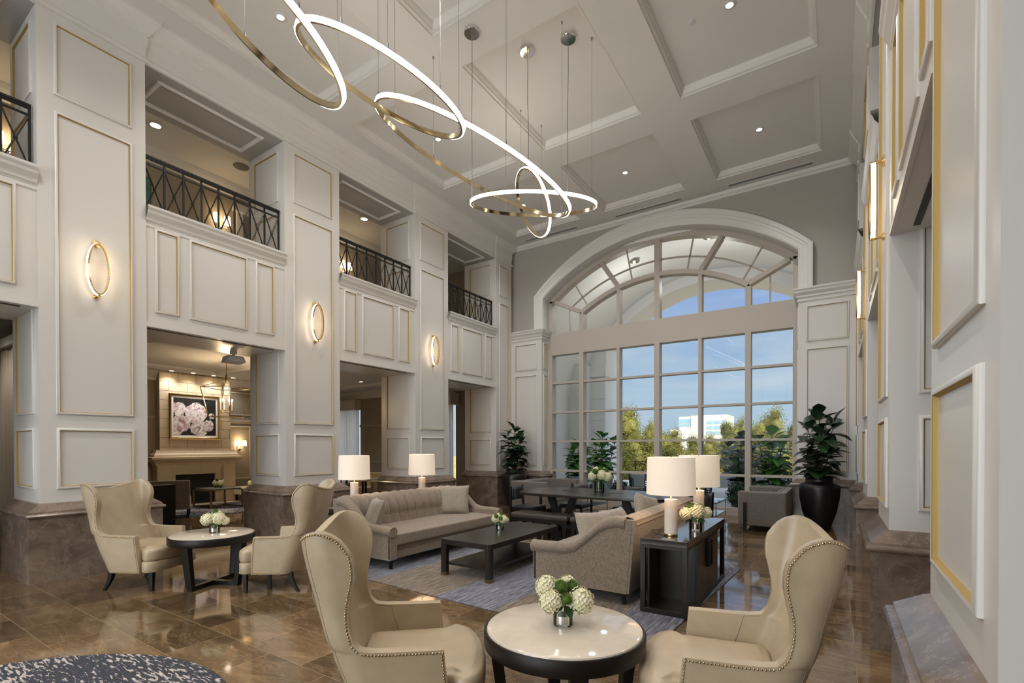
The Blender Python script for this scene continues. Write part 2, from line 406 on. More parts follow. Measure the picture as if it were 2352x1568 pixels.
def panel(par, O, U, V, Nn, w, h):
    a = MB(); frame(a, O, U, V, Nn, w, h, PW); g = MB(); frame(g, O, U, V, Nn, w, h, PG)
    o = obj('panel_molding', a, M['paint'], par, smooth=True, angle=50); obj('gold_bead', g, M['gold'], o)

def side_wall(left):
    X = (lambda x: x) if left else mx_
    s = 1 if left else -1
    par = struct('wall_left' if left else 'wall_right')
    Np = (s, 0, 0)
    def bx(mb, x0, x1, *r):
        a, b = sorted((X(x0), X(x1))); mb.box(a, b, *r)
    for i, (y0, y1) in enumerate(PIL):
        c = MB(); bx(c, XB, XL, y0, y1, 0, ZC); col = obj('column', c, M['paint'], par)
        last = i == len(PIL) - 1
        pth = [(XB, y0), (XL, y0), (XL, y1), (XB, y1)]
        if last: pth = [(XB, y0), (XL, y0), (XL, 11.27), (-6.48, 11.27), (-6.48, 11.63)]
        p = MB(); sweep(p, [(X(a), b) for a, b in pth], PLINTH, side=s)
        obj('marble_plinth', p, M['marble'], col)
        cr = MB(); sweep(cr, [(X(a), b) for a, b in [(XL - .03, y0), (XL, y0), (XL, y1), (XL - .03, y1)]], CROWN, side=s)
        obj('capital_crown', cr, M['crown'], col)
        w = (y1 - y0) - .29
        for z0, z1 in ((1.03, 1.73), (1.89, 5.34), (5.525, 6.345)):
            panel(col, (XL if left else X(XL), y0 + .145, z0), (0, 1, 0), (0, 0, 1), Np, w, z1 - z0)
        for yy, ny in ((y0, -1),) + (() if last else ((y1, 1),)):
            for z0, z1 in ((1.03, 1.73), (1.89, 5.34), (5.525, 6.345)):
                xa, xb = sorted((X(XB + .17), X(XL - .17)))
                panel(col, (xa, yy, z0), (1, 0, 0), (0, 0, 1), (0, ny, 0), xb - xa, z1 - z0)
    for i in range(len(PIL) - 1):
        ya, yb = PIL[i][1], PIL[i + 1][0]
        sp = MB(); bx(sp, XB, XL - .012, ya, yb, 3.08, 4.56); spo = obj('spandrel', sp, M['paint'], par)
        cp = MB(); sweep(cp, [(X(XL - .02), ya), (X(XL - .02), yb)], CAP, side=s); bx(cp, XL - .16, XL - .02, ya, yb, 4.5, 4.63)
        obj('ledge_cap', cp, M['paint'], spo)
        lip = MB(); bx(lip, XL - .02, XL + .006, ya, yb, 3.075, 3.10); bx(lip, XL - .012, XL, ya, yb, 3.10, 3.13); obj('lower_lip', lip, M['paint'], spo)
        sl = MB(); bx(sl, XL - .16, XL - .12, ya + .05, yb - .12, 3.074, 3.082); obj('slot_diffuser', sl, M['black'], spo)
        for a, b in ((.10, .385), (.51, 1.31), (1.435, 1.737)):
            panel(spo, (X(XL - .012), ya + a, 3.275), (0, 1, 0), (0, 0, 1), Np, b - a, 4.375 - 3.275)
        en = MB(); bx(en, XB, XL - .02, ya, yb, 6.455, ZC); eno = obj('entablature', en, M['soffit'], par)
        cr = MB(); sweep(cr, [(X(XL - .02), ya), (X(XL - .02), yb)], CROWN, side=s); obj('crown_molding', cr, M['crown'], eno)
        fm = MB(); xa, xb = sorted((X(XB + .18), X(XL - .2)))
        frame(fm, (xa, yb - .22, 6.455), (1, 0, 0), (0, -1, 0), (0, 0, -1), xb - xa, yb - ya - .44, [(0, 0), (.004, .02), (.02, .03), (.035, .026), (.04, .012), (.06, .008), (.064, 0)])
        obj('soffit_molding', fm, M['ceil'], eno)
    return par
WL = side_wall(True); WR = side_wall(False)

# window wall (grey field with the arched opening) ------------------------------------------------
YW = 11.42
AH, AR, AZ = 2.92, 4.43, 2.10           # arch opening half width, radius, centre height
def arcz(x, r, zc, c=XM): return zc + math.sqrt(max(0, r * r - (x - c) ** 2))
wb = struct('wall_back')
g = MB()
g.box(-9.0, XM - AH - .03, YW, 11.62, 0, ZC); g.box(XM + AH + .03, 1.9, YW, 11.62, 0, ZC)
n = 96; rows0 = []
for k in range(n + 1):
    x = XM - AH - .03 + 2 * (AH + .03) * k / n; z = arcz(x, AR, AZ) + .04
    rows0.append([(x, YW, ZC + .02), (x, YW, z), (x, 11.64, z), (x, 11.64, ZC + .02)])
g.grid(rows0)
obj('grey_field', g, M['grey'], wb)
# casing of the arch
def arch_path(h, r, zc, z0, n=96):
    p = [(XM - h, z0)]
    for k in range(n + 1):
        x = XM - h + 2 * h * k / n; p.append((x, arcz(x, r, zc)))
    p.append((XM + h, z0)); return p
ca = MB(); pi = arch_path(AH, AR, AZ, 4.55); po = arch_path(AH + .26, 4.42 + .0, 2.45, 4.55)
rows = []
for (xi, zi), (xo, zo) in zip(pi, po):
    def at(t, y): return (xi + (xo - xi) * t, y, zi + (zo - zi) * t)
    rows.append([at(-.0, 11.63), at(-.0, 11.32), at(.10, 11.30), at(.42, 11.30), at(.45, 11.29), at(.62, 11.29), at(.66, 11.275), at(.86, 11.27), at(.98, 11.28), at(1.0, 11.31), at(1.0, 11.43)])
ca.grid(rows); obj('arch_casing', ca, M['crown'], wb, smooth=True, angle=35)
for s in (0, 1):
    X = (lambda x: x) if s == 0 else mx_
    w = MB(); a, b = sorted((X(XL - .3), X(-6.48))); w.box(a, b, 11.27, 11.64, 0, 4.45); wo = obj('wainscot', w, M['paint'], wb)
    c = MB(); sweep(c, [(X(XL), 11.27), (X(-6.48), 11.27), (X(-6.48), 11.63)], CAP, side=1 if s == 0 else -1)
    a, b = sorted((X(XL), X(-6.48))); c.box(a, b, 11.27, 11.63, 4.4, 4.625); obj('wainscot_cap', c, M['paint'], wo)
    xa, xb = sorted((X(-7.315), X(-6.615)))
    for z0, z1 in ((3.57, 4.28), (1.02, 3.44)): panel(wo, (xa, 11.27, z0), (1, 0, 0), (0, 0, 1), (0, -1, 0), xb - xa, z1 - z0)
    for z0, z1 in ((3.57, 4.28), (1.02, 3.44)): panel(wo, (X(-6.48), 11.34, z0), (0, 1, 0), (0, 0, 1), (1 if s == 0 else -1, 0, 0), .22, z1 - z0)
cr = MB(); sweep(cr, [(XL, YW), (XR, YW)], [(0, 6.885), (.02, 6.89), (.025, 6.92), (.06, 6.95), (.075, 6.985), (.08, 7.0)], side=1); obj('wall_crown', cr, M['crown'], wb)

# big window -------------------------------------------------------------------------------------
YF, YG = 11.64, 11.82
win = struct('window_1')
fr = MB()
WX0, WX1 = -6.42, -.68
MX = [(-5.51, .115), (-4.51, .075), (-3.545, .125), (-2.565, .075), (-1.575, .115)]
FR_O, FR_I = 4.31, 3.50
def zin(x, r): return arcz(x, r, AZ, -3.55)
# outer frame: jambs, sill, arch band
fr.box(WX0 - .08, WX0 + .055, YF, YG + .04, 0, 5.42); fr.box(WX1 - .055, WX1 + .08, YF, YG + .04, 0, 5.42)
fr.box(WX0, WX1, YF, YG + .04, 0, .16)
fr.box(WX0, WX1, YF - .005, YG + .04, 3.97, 4.545)
rows = []
for k in range(49):
    x = WX0 - .08 + (WX1 - WX0 + .16) * k / 48; zo = arcz(x, 4.56, 2.08); x2 = -3.55 + (x + 3.55) * .972; zi = zin(x2, FR_O) if abs(x2 + 3.55) < 2.82 else 5.36
    rows.append([(x, YF, zo), (x2, YF, zi), (x2, YG + .04, zi), (x, YG + .04, zo)])
fr.grid(rows)
obj('frame', fr, M['frame'], win)
ia = MB(); rows = []
for k in range(41):
    a = math.asin(1.965 / 3.5); t = -a + 2 * a * k / 40
    p = lambda r, y: (-3.55 + r * math.sin(t), y, AZ + r * math.cos(t))
    rows.append([p(3.46, YF + .003), p(3.56, YF + .003), p(3.56, YG + .03), p(3.46, YG + .03), p(3.46, YF + .003)])
ia.grid(rows); obj('inner_arch_rail', ia, M['frame'], win)
for x, w in MX:
    m_ = MB(); zt = zin(x, 3.48) if abs(x + 3.55) > .2 else zin(x, 4.33)
    m_.box(x - w / 2, x + w / 2, YF - .004, YG + .03, .1, 3.98); m_.box(x - w / 2, x + w / 2, YF - .004, YG + .03, 4.54, zt)
    obj('mullion', m_, M['frame'], win)
for z in (3.245, 2.46, 1.687, .905):
    t = MB(); t.box(WX0, WX1, YF + .02, YG + .02, z - .05, z); obj('transom', t, M['frame'], win)
def bar(mb, p, q, w, y0, y1):
    p = Vector((p[0], 0, p[1])); q = Vector((q[0], 0, q[1])); d = (q - p).normalized(); nn = Vector((-d.z, 0, d.x)) * w / 2
    B = [p + nn, q + nn, q - nn, p - nn]
    mb.hexa([(b.x, y0, b.z) for b in B], [(b.x, y1, b.z) for b in B])
for sgn in (-1, 1):
    X = (lambda x: x) if sgn < 0 else (lambda x: -7.1 - x)
    for (a, b, c, d) in ((-6.30, 5.40, -5.53, 5.03), (-4.97, 6.17, -4.53, 5.50)):
        s_ = MB(); bar(s_, (X(a), b), (X(c), d), .095, YF + .006, YG + .026); obj('spoke', s_, M['frame'], win)
    th = MB()
    def pt(a, r): return (X(-3.55 - r * math.sin(a)), AZ + r * math.cos(a))
    for a in (.54, .185): bar(th, pt(a, 3.5), pt(a, 4.33), .028, YG - .02, YG + .03)
    seg = [pt(.655 - .655 * k / 20, 3.90) for k in range(21)]
    for k in range(20): bar(th, seg[k], seg[k + 1], .028, YG - .02, YG + .03)
    x = X(-5.93); th.box(x - .014, x + .014, YG - .02, YG + .03, 4.54, 5.2)
    obj('glazing_bar', th, M['frame'], win)
gl = MB(); gl.box(WX0, WX1, YG, YG + .01, .1, 4.0); gl2 = MB()
rows = []
for k in range(41):
    x = WX0 + (WX1 - WX0) * k / 40; rows.append([(x, YG, 4.4), (x, YG, arcz(x, 4.40, 2.08))])
gl2.grid(rows)
obj('glass', gl, M['pane'], win); obj('glass', gl2, M['pane'], win)

# ------------------------------------------------------------------ rooms beyond the columns
lounge_ceiling = MB()
for s in (0, 1):
    X = (lambda x: x) if s == 0 else mx_
    a, b = sorted((X(XB), X(-18 if s == 0 else -11.3)))
    lounge_ceiling.box(a, b, -8, 11.4, 3.42, 4.3)
sobj('ceiling', lounge_ceiling, M['ceil'])
tr = MB()
for yy in ((3.6, 6.4), (7.2, 10.2)): frame(tr, (-13.2, yy[1], 3.42), (1, 0, 0), (0, -1, 0), (0, 0, -1), 3.6, yy[1] - yy[0], [(0, 0), (0, .05), (.12, .07), (.2, .04), (.22, 0)])
o = sobj('trim_1', tr, M['ceil'])
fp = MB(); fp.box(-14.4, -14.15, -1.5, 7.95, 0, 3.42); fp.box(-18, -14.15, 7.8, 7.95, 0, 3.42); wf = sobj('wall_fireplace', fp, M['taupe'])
c = MB(); sweep(c, [(-14.15, -1), (-14.15, 7.95), (-18, 7.95)], [(0, 3.18), (.03, 3.19), (.04, 3.25), (.12, 3.33), (.16, 3.38), (.17, 3.42)], side=1); obj('crown_molding', c, M['ceil'], wf)
c = MB()
for ya, yb in ((-1, 5.3), (6.95, 7.95)): sweep(c, [(-14.15, ya), (-14.15, yb)], [(0, 2.2), (.03, 2.21), (.03, 2.24), (.05, 2.27), (.05, 2.29), (0, 2.3)], side=1)
obj('picture_rail', c, M['grey'], wf)
for ya in (7.10,): panel(wf, (-14.15, ya, .62), (0, 1, 0), (0, 0, 1), (1, 0, 0), .6, 1.5)
panel(wf, (-14.15, 7.05, 2.42), (0, 1, 0), (0, 0, 1), (1, 0, 0), .75, .65)
fa = MB()
for x0, x1 in ((-18, -15.6), (-13.72, -10.6), (-9.45, -8.0)): fa.box(x0, x1, 11.3, 11.5, 0, 3.42)
fa.box(-15.6, -13.72, 11.3, 11.5, 2.9, 3.42); fa.box(-10.6, -9.45, 11.3, 11.5, 2.9, 3.42)
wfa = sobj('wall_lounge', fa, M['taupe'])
c = MB(); sweep(c, [(-18, 11.3), (-8.4, 11.3)], [(0, 3.18), (.03, 3.19), (.04, 3.25), (.12, 3.33), (.16, 3.38), (.17, 3.42)], side=1); obj('crown_molding', c, M['ceil'], wfa)
c = MB(); sweep(c, [(-13.72, 11.3), (-10.6, 11.3)], [(0, .98), (.02, .99), (.03, 1.03), (0, 1.04)], side=1); sweep(c, [(-13.72, 11.3), (-10.6, 11.3)], [(0, 2.2), (.03, 2.21), (.05, 2.27), (0, 2.3)], side=1); obj('chair_rail', c, M['grey'], wfa)
# outer envelopes
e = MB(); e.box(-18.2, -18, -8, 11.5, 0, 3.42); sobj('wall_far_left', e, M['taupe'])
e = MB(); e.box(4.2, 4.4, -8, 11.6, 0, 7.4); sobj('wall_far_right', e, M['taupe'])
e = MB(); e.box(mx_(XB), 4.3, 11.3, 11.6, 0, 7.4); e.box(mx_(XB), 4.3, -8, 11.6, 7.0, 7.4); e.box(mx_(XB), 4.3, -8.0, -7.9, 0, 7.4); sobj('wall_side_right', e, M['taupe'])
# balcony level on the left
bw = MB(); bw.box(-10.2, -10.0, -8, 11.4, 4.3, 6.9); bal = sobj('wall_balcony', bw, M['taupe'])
bc = MB(); bc.box(-10.2, XB, -8, 11.4, 6.70, 6.95); sobj('ceiling', bc, M['ceil'])
c = MB(); sweep(c, [(-10.0, -8), (-10.0, 11.4)], [(0, 6.48), (.03, 6.49), (.035, 6.55), (.1, 6.62), (.13, 6.67), (.14, 6.70)], side=1); obj('crown_molding', c, M['crown'], bal)
c = MB(); c.box(-10.02, -9.96, 5.18, 5.30, 4.3, 6.2); c.box(-10.02, -9.90, 5.1, 6.3, 6.2, 6.34); c.box(-10.02, -9.96, 6.12, 6.24, 4.3, 6.2); obj('door_casing', c, M['crown'], bal)
bb = MB(); bb.box(-10.2, XB, 11.3, 11.4, 4.3, 6.9); sobj('wall_balcony_end', bb, M['taupe'])
# wall behind the camera; its unseen glazed opening is added to admit fill light
bk = MB()
bk.box(-18, -7.2, -8.1, -8, 0, 7.4); bk.box(.1, 4.3, -8.1, -8, 0, 7.4); bk.box(-7.2, .1, -8.1, -8, 6.2, 7.4); bk.box(-7.2, .1, -8.1, -8, 0, .2)
sobj('wall_front', bk, M['paint'])
bg = MB(); bg.box(-7.2, .1, -8.06, -8.05, .2, 6.2); w2 = sobj('fill_window', bg, M['pane'])
m_ = MB()
for x in (-6.0, -4.8, -3.55, -2.3, -1.1): m_.box(x - .04, x + .04, -8.1, -8.0, .2, 6.2)
for z in (1.7, 3.2, 4.7): m_.box(-7.2, .1, -8.09, -8.01, z, z + .05)
obj('mullion', m_, M['frame'], w2)
# curtain wall behind first column, left edge of the view
cw = MB(); cw.box(-14.1, XB + .02, 2.1, 2.2, 0, 3.42); sobj('wall_partition', cw, M['taupe'])
def curtain(name, label, x0, x1, y, z0, z1, amp, wl, mt):
    P = []; n = int((x1 - x0) / wl * 10)
    for i in range(n + 1):
        x = x0 + (x1 - x0) * i / n; yy = y + amp * math.sin(2 * PI * (x - x0) / wl) + amp * .4 * math.sin(5.1 * (x - x0) / wl)
        P.append([(x, yy, z0 + (z1 - z0) * j / 4) for j in range(5)])
    m_ = MB(); m_.grid(P); o = obj(name, m_, mt, smooth=True); sl = o.modifiers.new('s', 'SOLIDIFY'); sl.thickness = .004
    return tag(o, label, 'curtain')
curtain('curtain', 'tall pleated beige curtain at the far left edge behind the marble base', -11.2, -8.62, 1.92, 0.01, 2.95, .03, .11, M['beige_fab'])
cb = MB(); cb.box(-11.3, -8.56, 1.84, 2.1, 2.93, 3.05); tag(obj('curtain_pelmet', cb, M['paint']), 'flat white pelmet over the pleated beige curtain at far left', 'pelmet')
curtain('sheer_curtain', 'backlit white sheer curtain seen between two columns above the left sofa lamps', -15.7, -13.66, 11.2, .02, 2.86, .025, .13, M['sheer'])
curtain('sheer_curtain', 'narrow grey sheer curtain seen just right of the third column', -10.7, -9.36, 11.1, .02, 2.8, .035, .14, M['sheer'])
vb = MB(); vb.box(-15.5, -13.70, 11.05, 11.3, 2.80, 3.12); vb.box(-15.52, -13.68, 11.03, 11.3, 3.10, 3.14); tag(obj('curtain_valance', vb, M['paint']), 'white box valance over the backlit sheer curtain', 'valance')
vb = MB(); vb.box(-10.6, -9.33, 10.9, 11.3, 2.78, 3.10); vb.box(-10.62, -9.30, 10.88, 11.3, 3.06, 3.12); vb.box(-10.62, -9.31, 10.89, 11.3, 2.76, 2.80); tag(obj('curtain_valance', vb, M['paint']), 'white box valance over the narrow grey sheer curtain', 'valance')

# ------------------------------------------------------------------ balcony railings
def railing(ya, yb, label):
    root = thing('balcony_railing', label, 'railing', (XL - .13, ya, 4.63), 0, 'wrought iron balcony railings')
    w = yb - ya - .04; f = MB(); f.box(-.025, .025, .02, w + .02, .695, .72); f.box(-.018, .018, .02, w + .02, .675, .695)
    obj('handrail', f, M['black_iron'], root)
    l = MB(); l.box(-.01, .01, .02, w + .02, .595, .615); obj('lower_rail', l, M['black_iron'], root)
    n = 8; st = w / n
    for i in range(n + 1):
        y = .03 + (w - .02) * i / n; pm = MB(); pm.box(-.011, .011, y - .011, y + .011, 0, .68); obj('baluster', pm, M['black_iron'], root)
    for i in range(n):
        a = .03 + (w - .02) * i / n; b = .03 + (w - .02) * (i + 1) / n; xm = MB()
        xm.tube([(0, a, 0), (0, b, .60)], .0095, 6); xm.tube([(0, b, 0), (0, a, .60)], .0095, 6); xo = obj('crossed_bar', xm, M['black_iron'], root)
        km = MB(); km.ico((0, (a + b) / 2, .30), .024, 1); obj('boss', km, M['black_iron'], xo)
for i, l in ((1, 'black crossed iron railing at the upper left corner beside the first column'), (2, 'largest black crossed iron railing, between the first and second columns'),
             (3, 'black crossed iron railing between the second and third columns'), (4, 'smallest black crossed iron railing next to the window wall')):
    railing(PIL[i][1], PIL[i + 1][0], l)

# ------------------------------------------------------------------ ring sconces
def sconce(x, s, y, zc, label):
    root = thing('ring_sconce', label, 'wall lamp', (x, y, zc), 0 if s > 0 else PI, 'oval ring wall sconces')
    a = MB(); b = MB(); hh, hw = .30, .10
    P = [(.085, hw * math.cos(2 * PI * k / 64), hh * math.sin(2 * PI * k / 64)) for k in range(64)]
    rows = []; rl = []
    for k, p in enumerate(P):
        d = Vector((0, math.cos(2 * PI * k / 64), math.sin(2 * PI * k / 64))); q = Vector(p)
        rows.append([q + Vector((-.022, 0, 0)) - d * .008, q + Vector((.024, 0, 0)) - d * .008, q + Vector((.024, 0, 0)) + d * .010, q + Vector((-.022, 0, 0)) + d * .010, q + Vector((-.022, 0, 0)) - d * .008])
        rl.append([q + Vector((-.020, 0, 0)) + d * .009, q + Vector((-.020, 0, 0)) + d * .015, q + Vector((.012, 0, 0)) + d * .015, q + Vector((.012, 0, 0)) + d * .009])
    a.grid(rows, closeu=True); b.grid(rl, closeu=True)
    obj('ring', a, M['brass'], root, smooth=True, angle=40); obj('light_strip', b, M['led2'], root)
    for z, r in ((.315, .045), (-.315, .03)):
        m_ = MB(); m_.tube([(0, 0, z), (.018, 0, z)], r, 20); m_.tube([(.01, 0, z), (.10, 0, z)], .014, 10); m_.tube([(.085, 0, z * .9), (.085, 0, z * 1.04)], .018, 10)
        obj('wall_mount', m_, M['brass'], root, smooth=True, angle=40)
    light('bulb', 'POINT', (.22, 0, 0), 1.6, (1, .78, .52), root, shadow_soft_size=.12)
sconce(XL, 1, 2.195, 3.635, 'large lit brass ring sconce on the nearest left column')
sconce(XL, 1, 5.165, 3.63, 'lit brass ring sconce on the second left column')
sconce(XL, 1, 8.11, 3.63, 'smallest lit brass ring sconce, on the third left column')
sconce(mx_(XL), -1, 5.15, 3.575, 'lit brass sconce seen edge on, high on the right wall column')
sconce(mx_(XL), -1, 8.11, 3.55, 'smaller lit brass sconce seen edge on, farther along the right wall')

# ------------------------------------------------------------------ ring pendants
def basis(th, ph):
    n_ = Vector((math.sin(th) * math.cos(ph), math.sin(th) * math.sin(ph), math.cos(th)))
    a = n_.cross(Vector((.3, 1, .1))).normalized(); return n_, a, n_.cross(a)
def czat(x, y):
    for a, b in cx:
        for c_, d in cy:
            if a < x < b and c_ < y < d: return ZC + .12
    return ZC
def ring(c, th, ph, rad, label, hang, canopy=(), hw=.024, led_in=False):
    root = thing('ring_pendant', label, 'pendant lamp', (c[0], c[1], c[2] - rad * math.sin(abs(th))), 0, 'large lit metal rings hung from the coffered ceiling')
    off = Vector(root.location); n_, a, b = basis(th, ph); c = Vector(c)
    N_ = 128; rm = []; rl = []
    for k in range(N_):
        t = 2 * PI * k / N_; d = a * math.cos(t) + b * math.sin(t); q = c + d * rad - off
        i_, o_ = -.014, .010
        rm.append([q + n_ * hw + d * i_, q + n_ * hw + d * o_, q - n_ * hw + d * o_, q - n_ * hw + d * i_, q + n_ * hw + d * i_])
        rl.append([q + n_ * hw * .9 + d * .010, q + n_ * hw * .75 + d * .021, q - n_ * hw * .75 + d * .021, q - n_ * hw * .9 + d * .010])
    m1 = MB(); m1.grid(rm, closeu=True); m2 = MB(); m2.grid(rl, closeu=True)
    obj('ring_body', m1, M['ring_metal'], root, smooth=True, angle=40); obj('light_strip', m2, M['led'], root)
    pts = [c + (a * math.cos(t) + b * math.sin(t)) * rad for t in [2 * PI * k / 256 for k in range(256)]]
    for u, v in hang:
        p = min(pts, key=lambda q: (pj(q)[0] - u) ** 2 + (pj(q)[1] - v) ** 2)
        z1 = czat(p.x, p.y); q = p - off
        w = MB(); w.tube([q + Vector((0, 0, .02)), q + Vector((0, 0, z1 - p.z))], .0022, 5); w.tube([q, q + Vector((0, 0, .07))], .008, 8); w.tube([q + Vector((0, 0, z1 - p.z - .03)), q + Vector((0, 0, z1 - p.z))], .011, 8)
        obj('suspension_cable', w, M['steel'], root)
    for u, v, X_, Y_ in canopy:
        p = min(pts, key=lambda q: (pj(q)[0] - u) ** 2 + (pj(q)[1] - v) ** 2)
        q = p - off; e_ = Vector((X_, Y_, czat(X_, Y_))) - off
        w = MB(); w.tube([q, q.lerp(e_, .25) + Vector((.004, 0, 0)), q.lerp(e_, .5) - Vector((.004, 0, 0)), q.lerp(e_, .75) + Vector((.003, 0, 0)), e_], .0045, 6); obj('power_cord', w, M['steel'], root)
        w = MB(); w.lathe([(.001, -.05), (.10, -.05), (.106, -.044), (.106, 0)], e_, 32); obj('ceiling_canopy', w, M['chrome'], root, smooth=True, angle=40)
    return root

# camera ------------------------------------------------------------------------------------------
yaw, pit, rol, FPX, CU, CV, H = .58246, -.008354, -.00135, 1126.55, 1176, 1036.79, 1.5
fwd = Vector((-math.sin(yaw) * math.cos(pit), math.cos(yaw) * math.cos(pit), math.sin(pit)))
r0 = Vector((math.cos(yaw), math.sin(yaw), 0)); u0 = r0.cross(fwd)
rt = r0 * math.cos(rol) + u0 * math.sin(rol); up = u0 * math.cos(rol) - r0 * math.sin(rol)
def pj(p):
    d = Vector(p) - Vector((0, 0, H)); z = d.dot(fwd)
    return (CU + FPX * d.dot(rt) / z, CV - FPX * d.dot(up) / z) if z > .01 else (-1e5, -1e5)
cam = bpy.data.cameras.new('camera'); co = bpy.data.objects.new('camera', cam); C.objects.link(co)
co.matrix_world = Matrix(((rt.x, up.x, -fwd.x, 0), (rt.y, up.y, -fwd.y, 0), (rt.z, up.z, -fwd.z, H), (0, 0, 0, 1)))
cam.sensor_width = 36; cam.lens = FPX / 2352 * 36; cam.shift_x = 0; cam.shift_y = (CV - 784) / 2352; cam.clip_start = .05; cam.clip_end = 1000
sc.camera = co

ring((-3.693, 6.18, 5.041), .287, -.904, .9, 'nearly level lit ring, lowest and nearest the arched window', [(1164, 480), (1361, 455)], [(1085, 462, -4.02, 5.156), (1303, 447, -3.066, 6.066)])
ring((-4.294, 7.173, 5.64), 1.114, .846, .535, 'small upright metal ring threaded through the level ring', [(1243, 540), (1200, 395)])
ring((-3.683, 4.812, 4.982), .511, .087, 1.264, 'large tilted lit ring sweeping down to the small level ring', [(867, 222), (1001, 356), (1165, 340), (1290, 490)], [(1213, 372, -3.65, 5.95)])
ring((-3.55, 3.225, 4.908), .484, .121, .793, 'middle tilted lit ring overlapping the large ones at the top centre', [(784, 60), (894, 115), (1017, 212), (913, 258), (1049, 300)])
ring((-3.55, 2.059, 4.648), .613, .646, .655, 'nearest tilted gold ring, cut off by the top edge', [(581, 78), (784, 172), (690, 30)])

# ------------------------------------------------------------------ ceiling fittings
def downlight(x, y, z, label, e=120, r=.062):
    root = thing('ceiling_downlight', label, 'downlight', (x, y, z), 0, 'recessed ceiling downlights')
    t = MB(); t.lathe([(r * .72, -.012), (r * 1.2, -.010), (r * 1.28, 0)], (0, 0, 0), 28, cap=False); obj('trim_ring', t, M['plastic'], root, smooth=True)
    l = MB(); l.lathe([(.0005, -.006), (r * .74, -.006)], (0, 0, 0), 24, cap=False); obj('lens', l, M['lamp_glow'], root)
    if e:
        sp = light('bulb', 'SPOT', (0, 0, -.03), e, (1, .94, .86) if y < 5 else (1, .98, .97), root, spot_size=R(125), spot_blend=.9, shadow_soft_size=.05)
names = {(0, 3): 'starry downlight in the coffer above the left columns, beside the gold rings', (0, 4): 'small downlight under the middle tilted ring', (1, 5): 'downlight in the centre coffer nearest the arched window',
         (2, 5): 'downlight in the right coffer above the ceiling vent', (2, 4): 'downlight at the top edge in the big right coffer'}
for i, (a, b) in enumerate(cx):
    for j, (c_, d) in enumerate(cy):
        if i == 1 and j in (3, 4): continue
        downlight((a + b) / 2, (c_ + d) / 2, ZC + .12, names.get((i, j), 'recessed downlight in a coffer outside the top of the view'), 200 if j < 4 else 170)
for i, j, l in ((2, 4, 'small round white sprinkler cap in the big right coffer'), (2, 5, 'small round white sprinkler cap in the right coffer nearest the window'), (0, 5, 'small round white sprinkler cap in the left coffer behind the small rings')):
    s_ = MB(); s_.lathe([(.001, -.014), (.036, -.014), (.04, -.008), (.04, 0)], ((cx[i][0] + cx[i][1]) / 2 + (.42 if i == 0 else -.46), (cy[j][0] + cy[j][1]) / 2, ZC + .12), 20)
    tag(obj('sprinkler_cap', s_, M['plastic']), l, 'sprinkler', 'sprinkler caps')
for a, b, l in ((-6.93, -5.39, 'left dark slotted air vent in the ceiling by the arch'), (-4.40, -2.86, 'middle dark slotted air vent in the ceiling above the arch'), (-1.90, -.37, 'right dark slotted air vent in the ceiling by the corner')):
    root = thing('air_vent', l, 'vent', ((a + b) / 2, 11.17, ZC), 0, 'slotted ceiling air vents'); w = (b - a) / 2
    f = MB(); frame(f, (-w, .05, 0), (1, 0, 0), (0, -1, 0), (0, 0, -1), 2 * w, .10, [(0, 0), (0, .006), (.012, .006), (.014, 0)]); obj('frame', f, M['plastic'], root)
    f = MB(); f.box(-w + .01, w - .01, -.045, .045, -.003, .0); obj('slot', f, M['black'], root)
    f = MB()
    for k in range(3): f.box(-w + .01, w - .01, -.022 + k * .02, -.018 + k * .02, -.004, -.002)
    obj('blade', f, M['plastic'], root)
# lounge downlights etc
for x, y, l in ((-13.75, 5.53, 'leftmost lit downlight above the fireplace painting'), (-13.7, 6.0, 'second lit downlight from the left above the fireplace'), (-13.3, 6.27, 'third lit downlight above the fireplace, nearer the opening'),
                (-13.75, 6.52, 'fourth lit downlight above the fireplace'), (-13.75, 7.02, 'rightmost lit downlight beside the lantern rod'), (-11.3, 5.62, 'lit downlight above the caged lantern')):
    downlight(x, y, 3.42, l, 32, .075)
for x, y in ((-9.6, 1.2), (-11.5, 9.5), (-16, 10)): downlight(x, y, 3.42, 'lounge downlight hidden behind the columns', 50, .075)
downlight(-9.16, 3.48, 6.70, 'bright oval downlight in the balcony ceiling', 12, .10)
downlight(-8.95, 7.5, 6.70, 'balcony downlight hidden behind the second column', 10, .10)
s_ = MB(); s_.lathe([(.12, -.012), (.13, -.01), (.135, 0)], (-9.19, 4.86, 6.70), 28); tag(obj('ceiling_speaker', s_, M['grille']), 'round grey ceiling speaker above the balcony railing', 'speaker')
# device on the soffit of the big opening
root = thing('ceiling_sensor_box', 'pale boxy projector unit hung under the white soffit of the lounge opening', 'device', (-8.25, 4.22, 3.08))
m_ = MB(); m_.tube([(0, 0, 0), (0, 0, -.05)], .05, 16); m_.tube([(0, 0, -.05), (0, 0, -.08)], .025, 12); obj('mount', m_, M['plastic'], root, smooth=True, angle=40)
m_ = MB(); m_.hexa([(-.10, -.15, -.20), (.12, -.15, -.17), (.12, .15, -.17), (-.10, .15, -.20)], [(-.12, -.12, -.09), (.10, -.12, -.075), (.10, .12, -.075), (-.12, .12, -.09)]); obj('housing', m_, M['plastic'], root, bevel=.015)

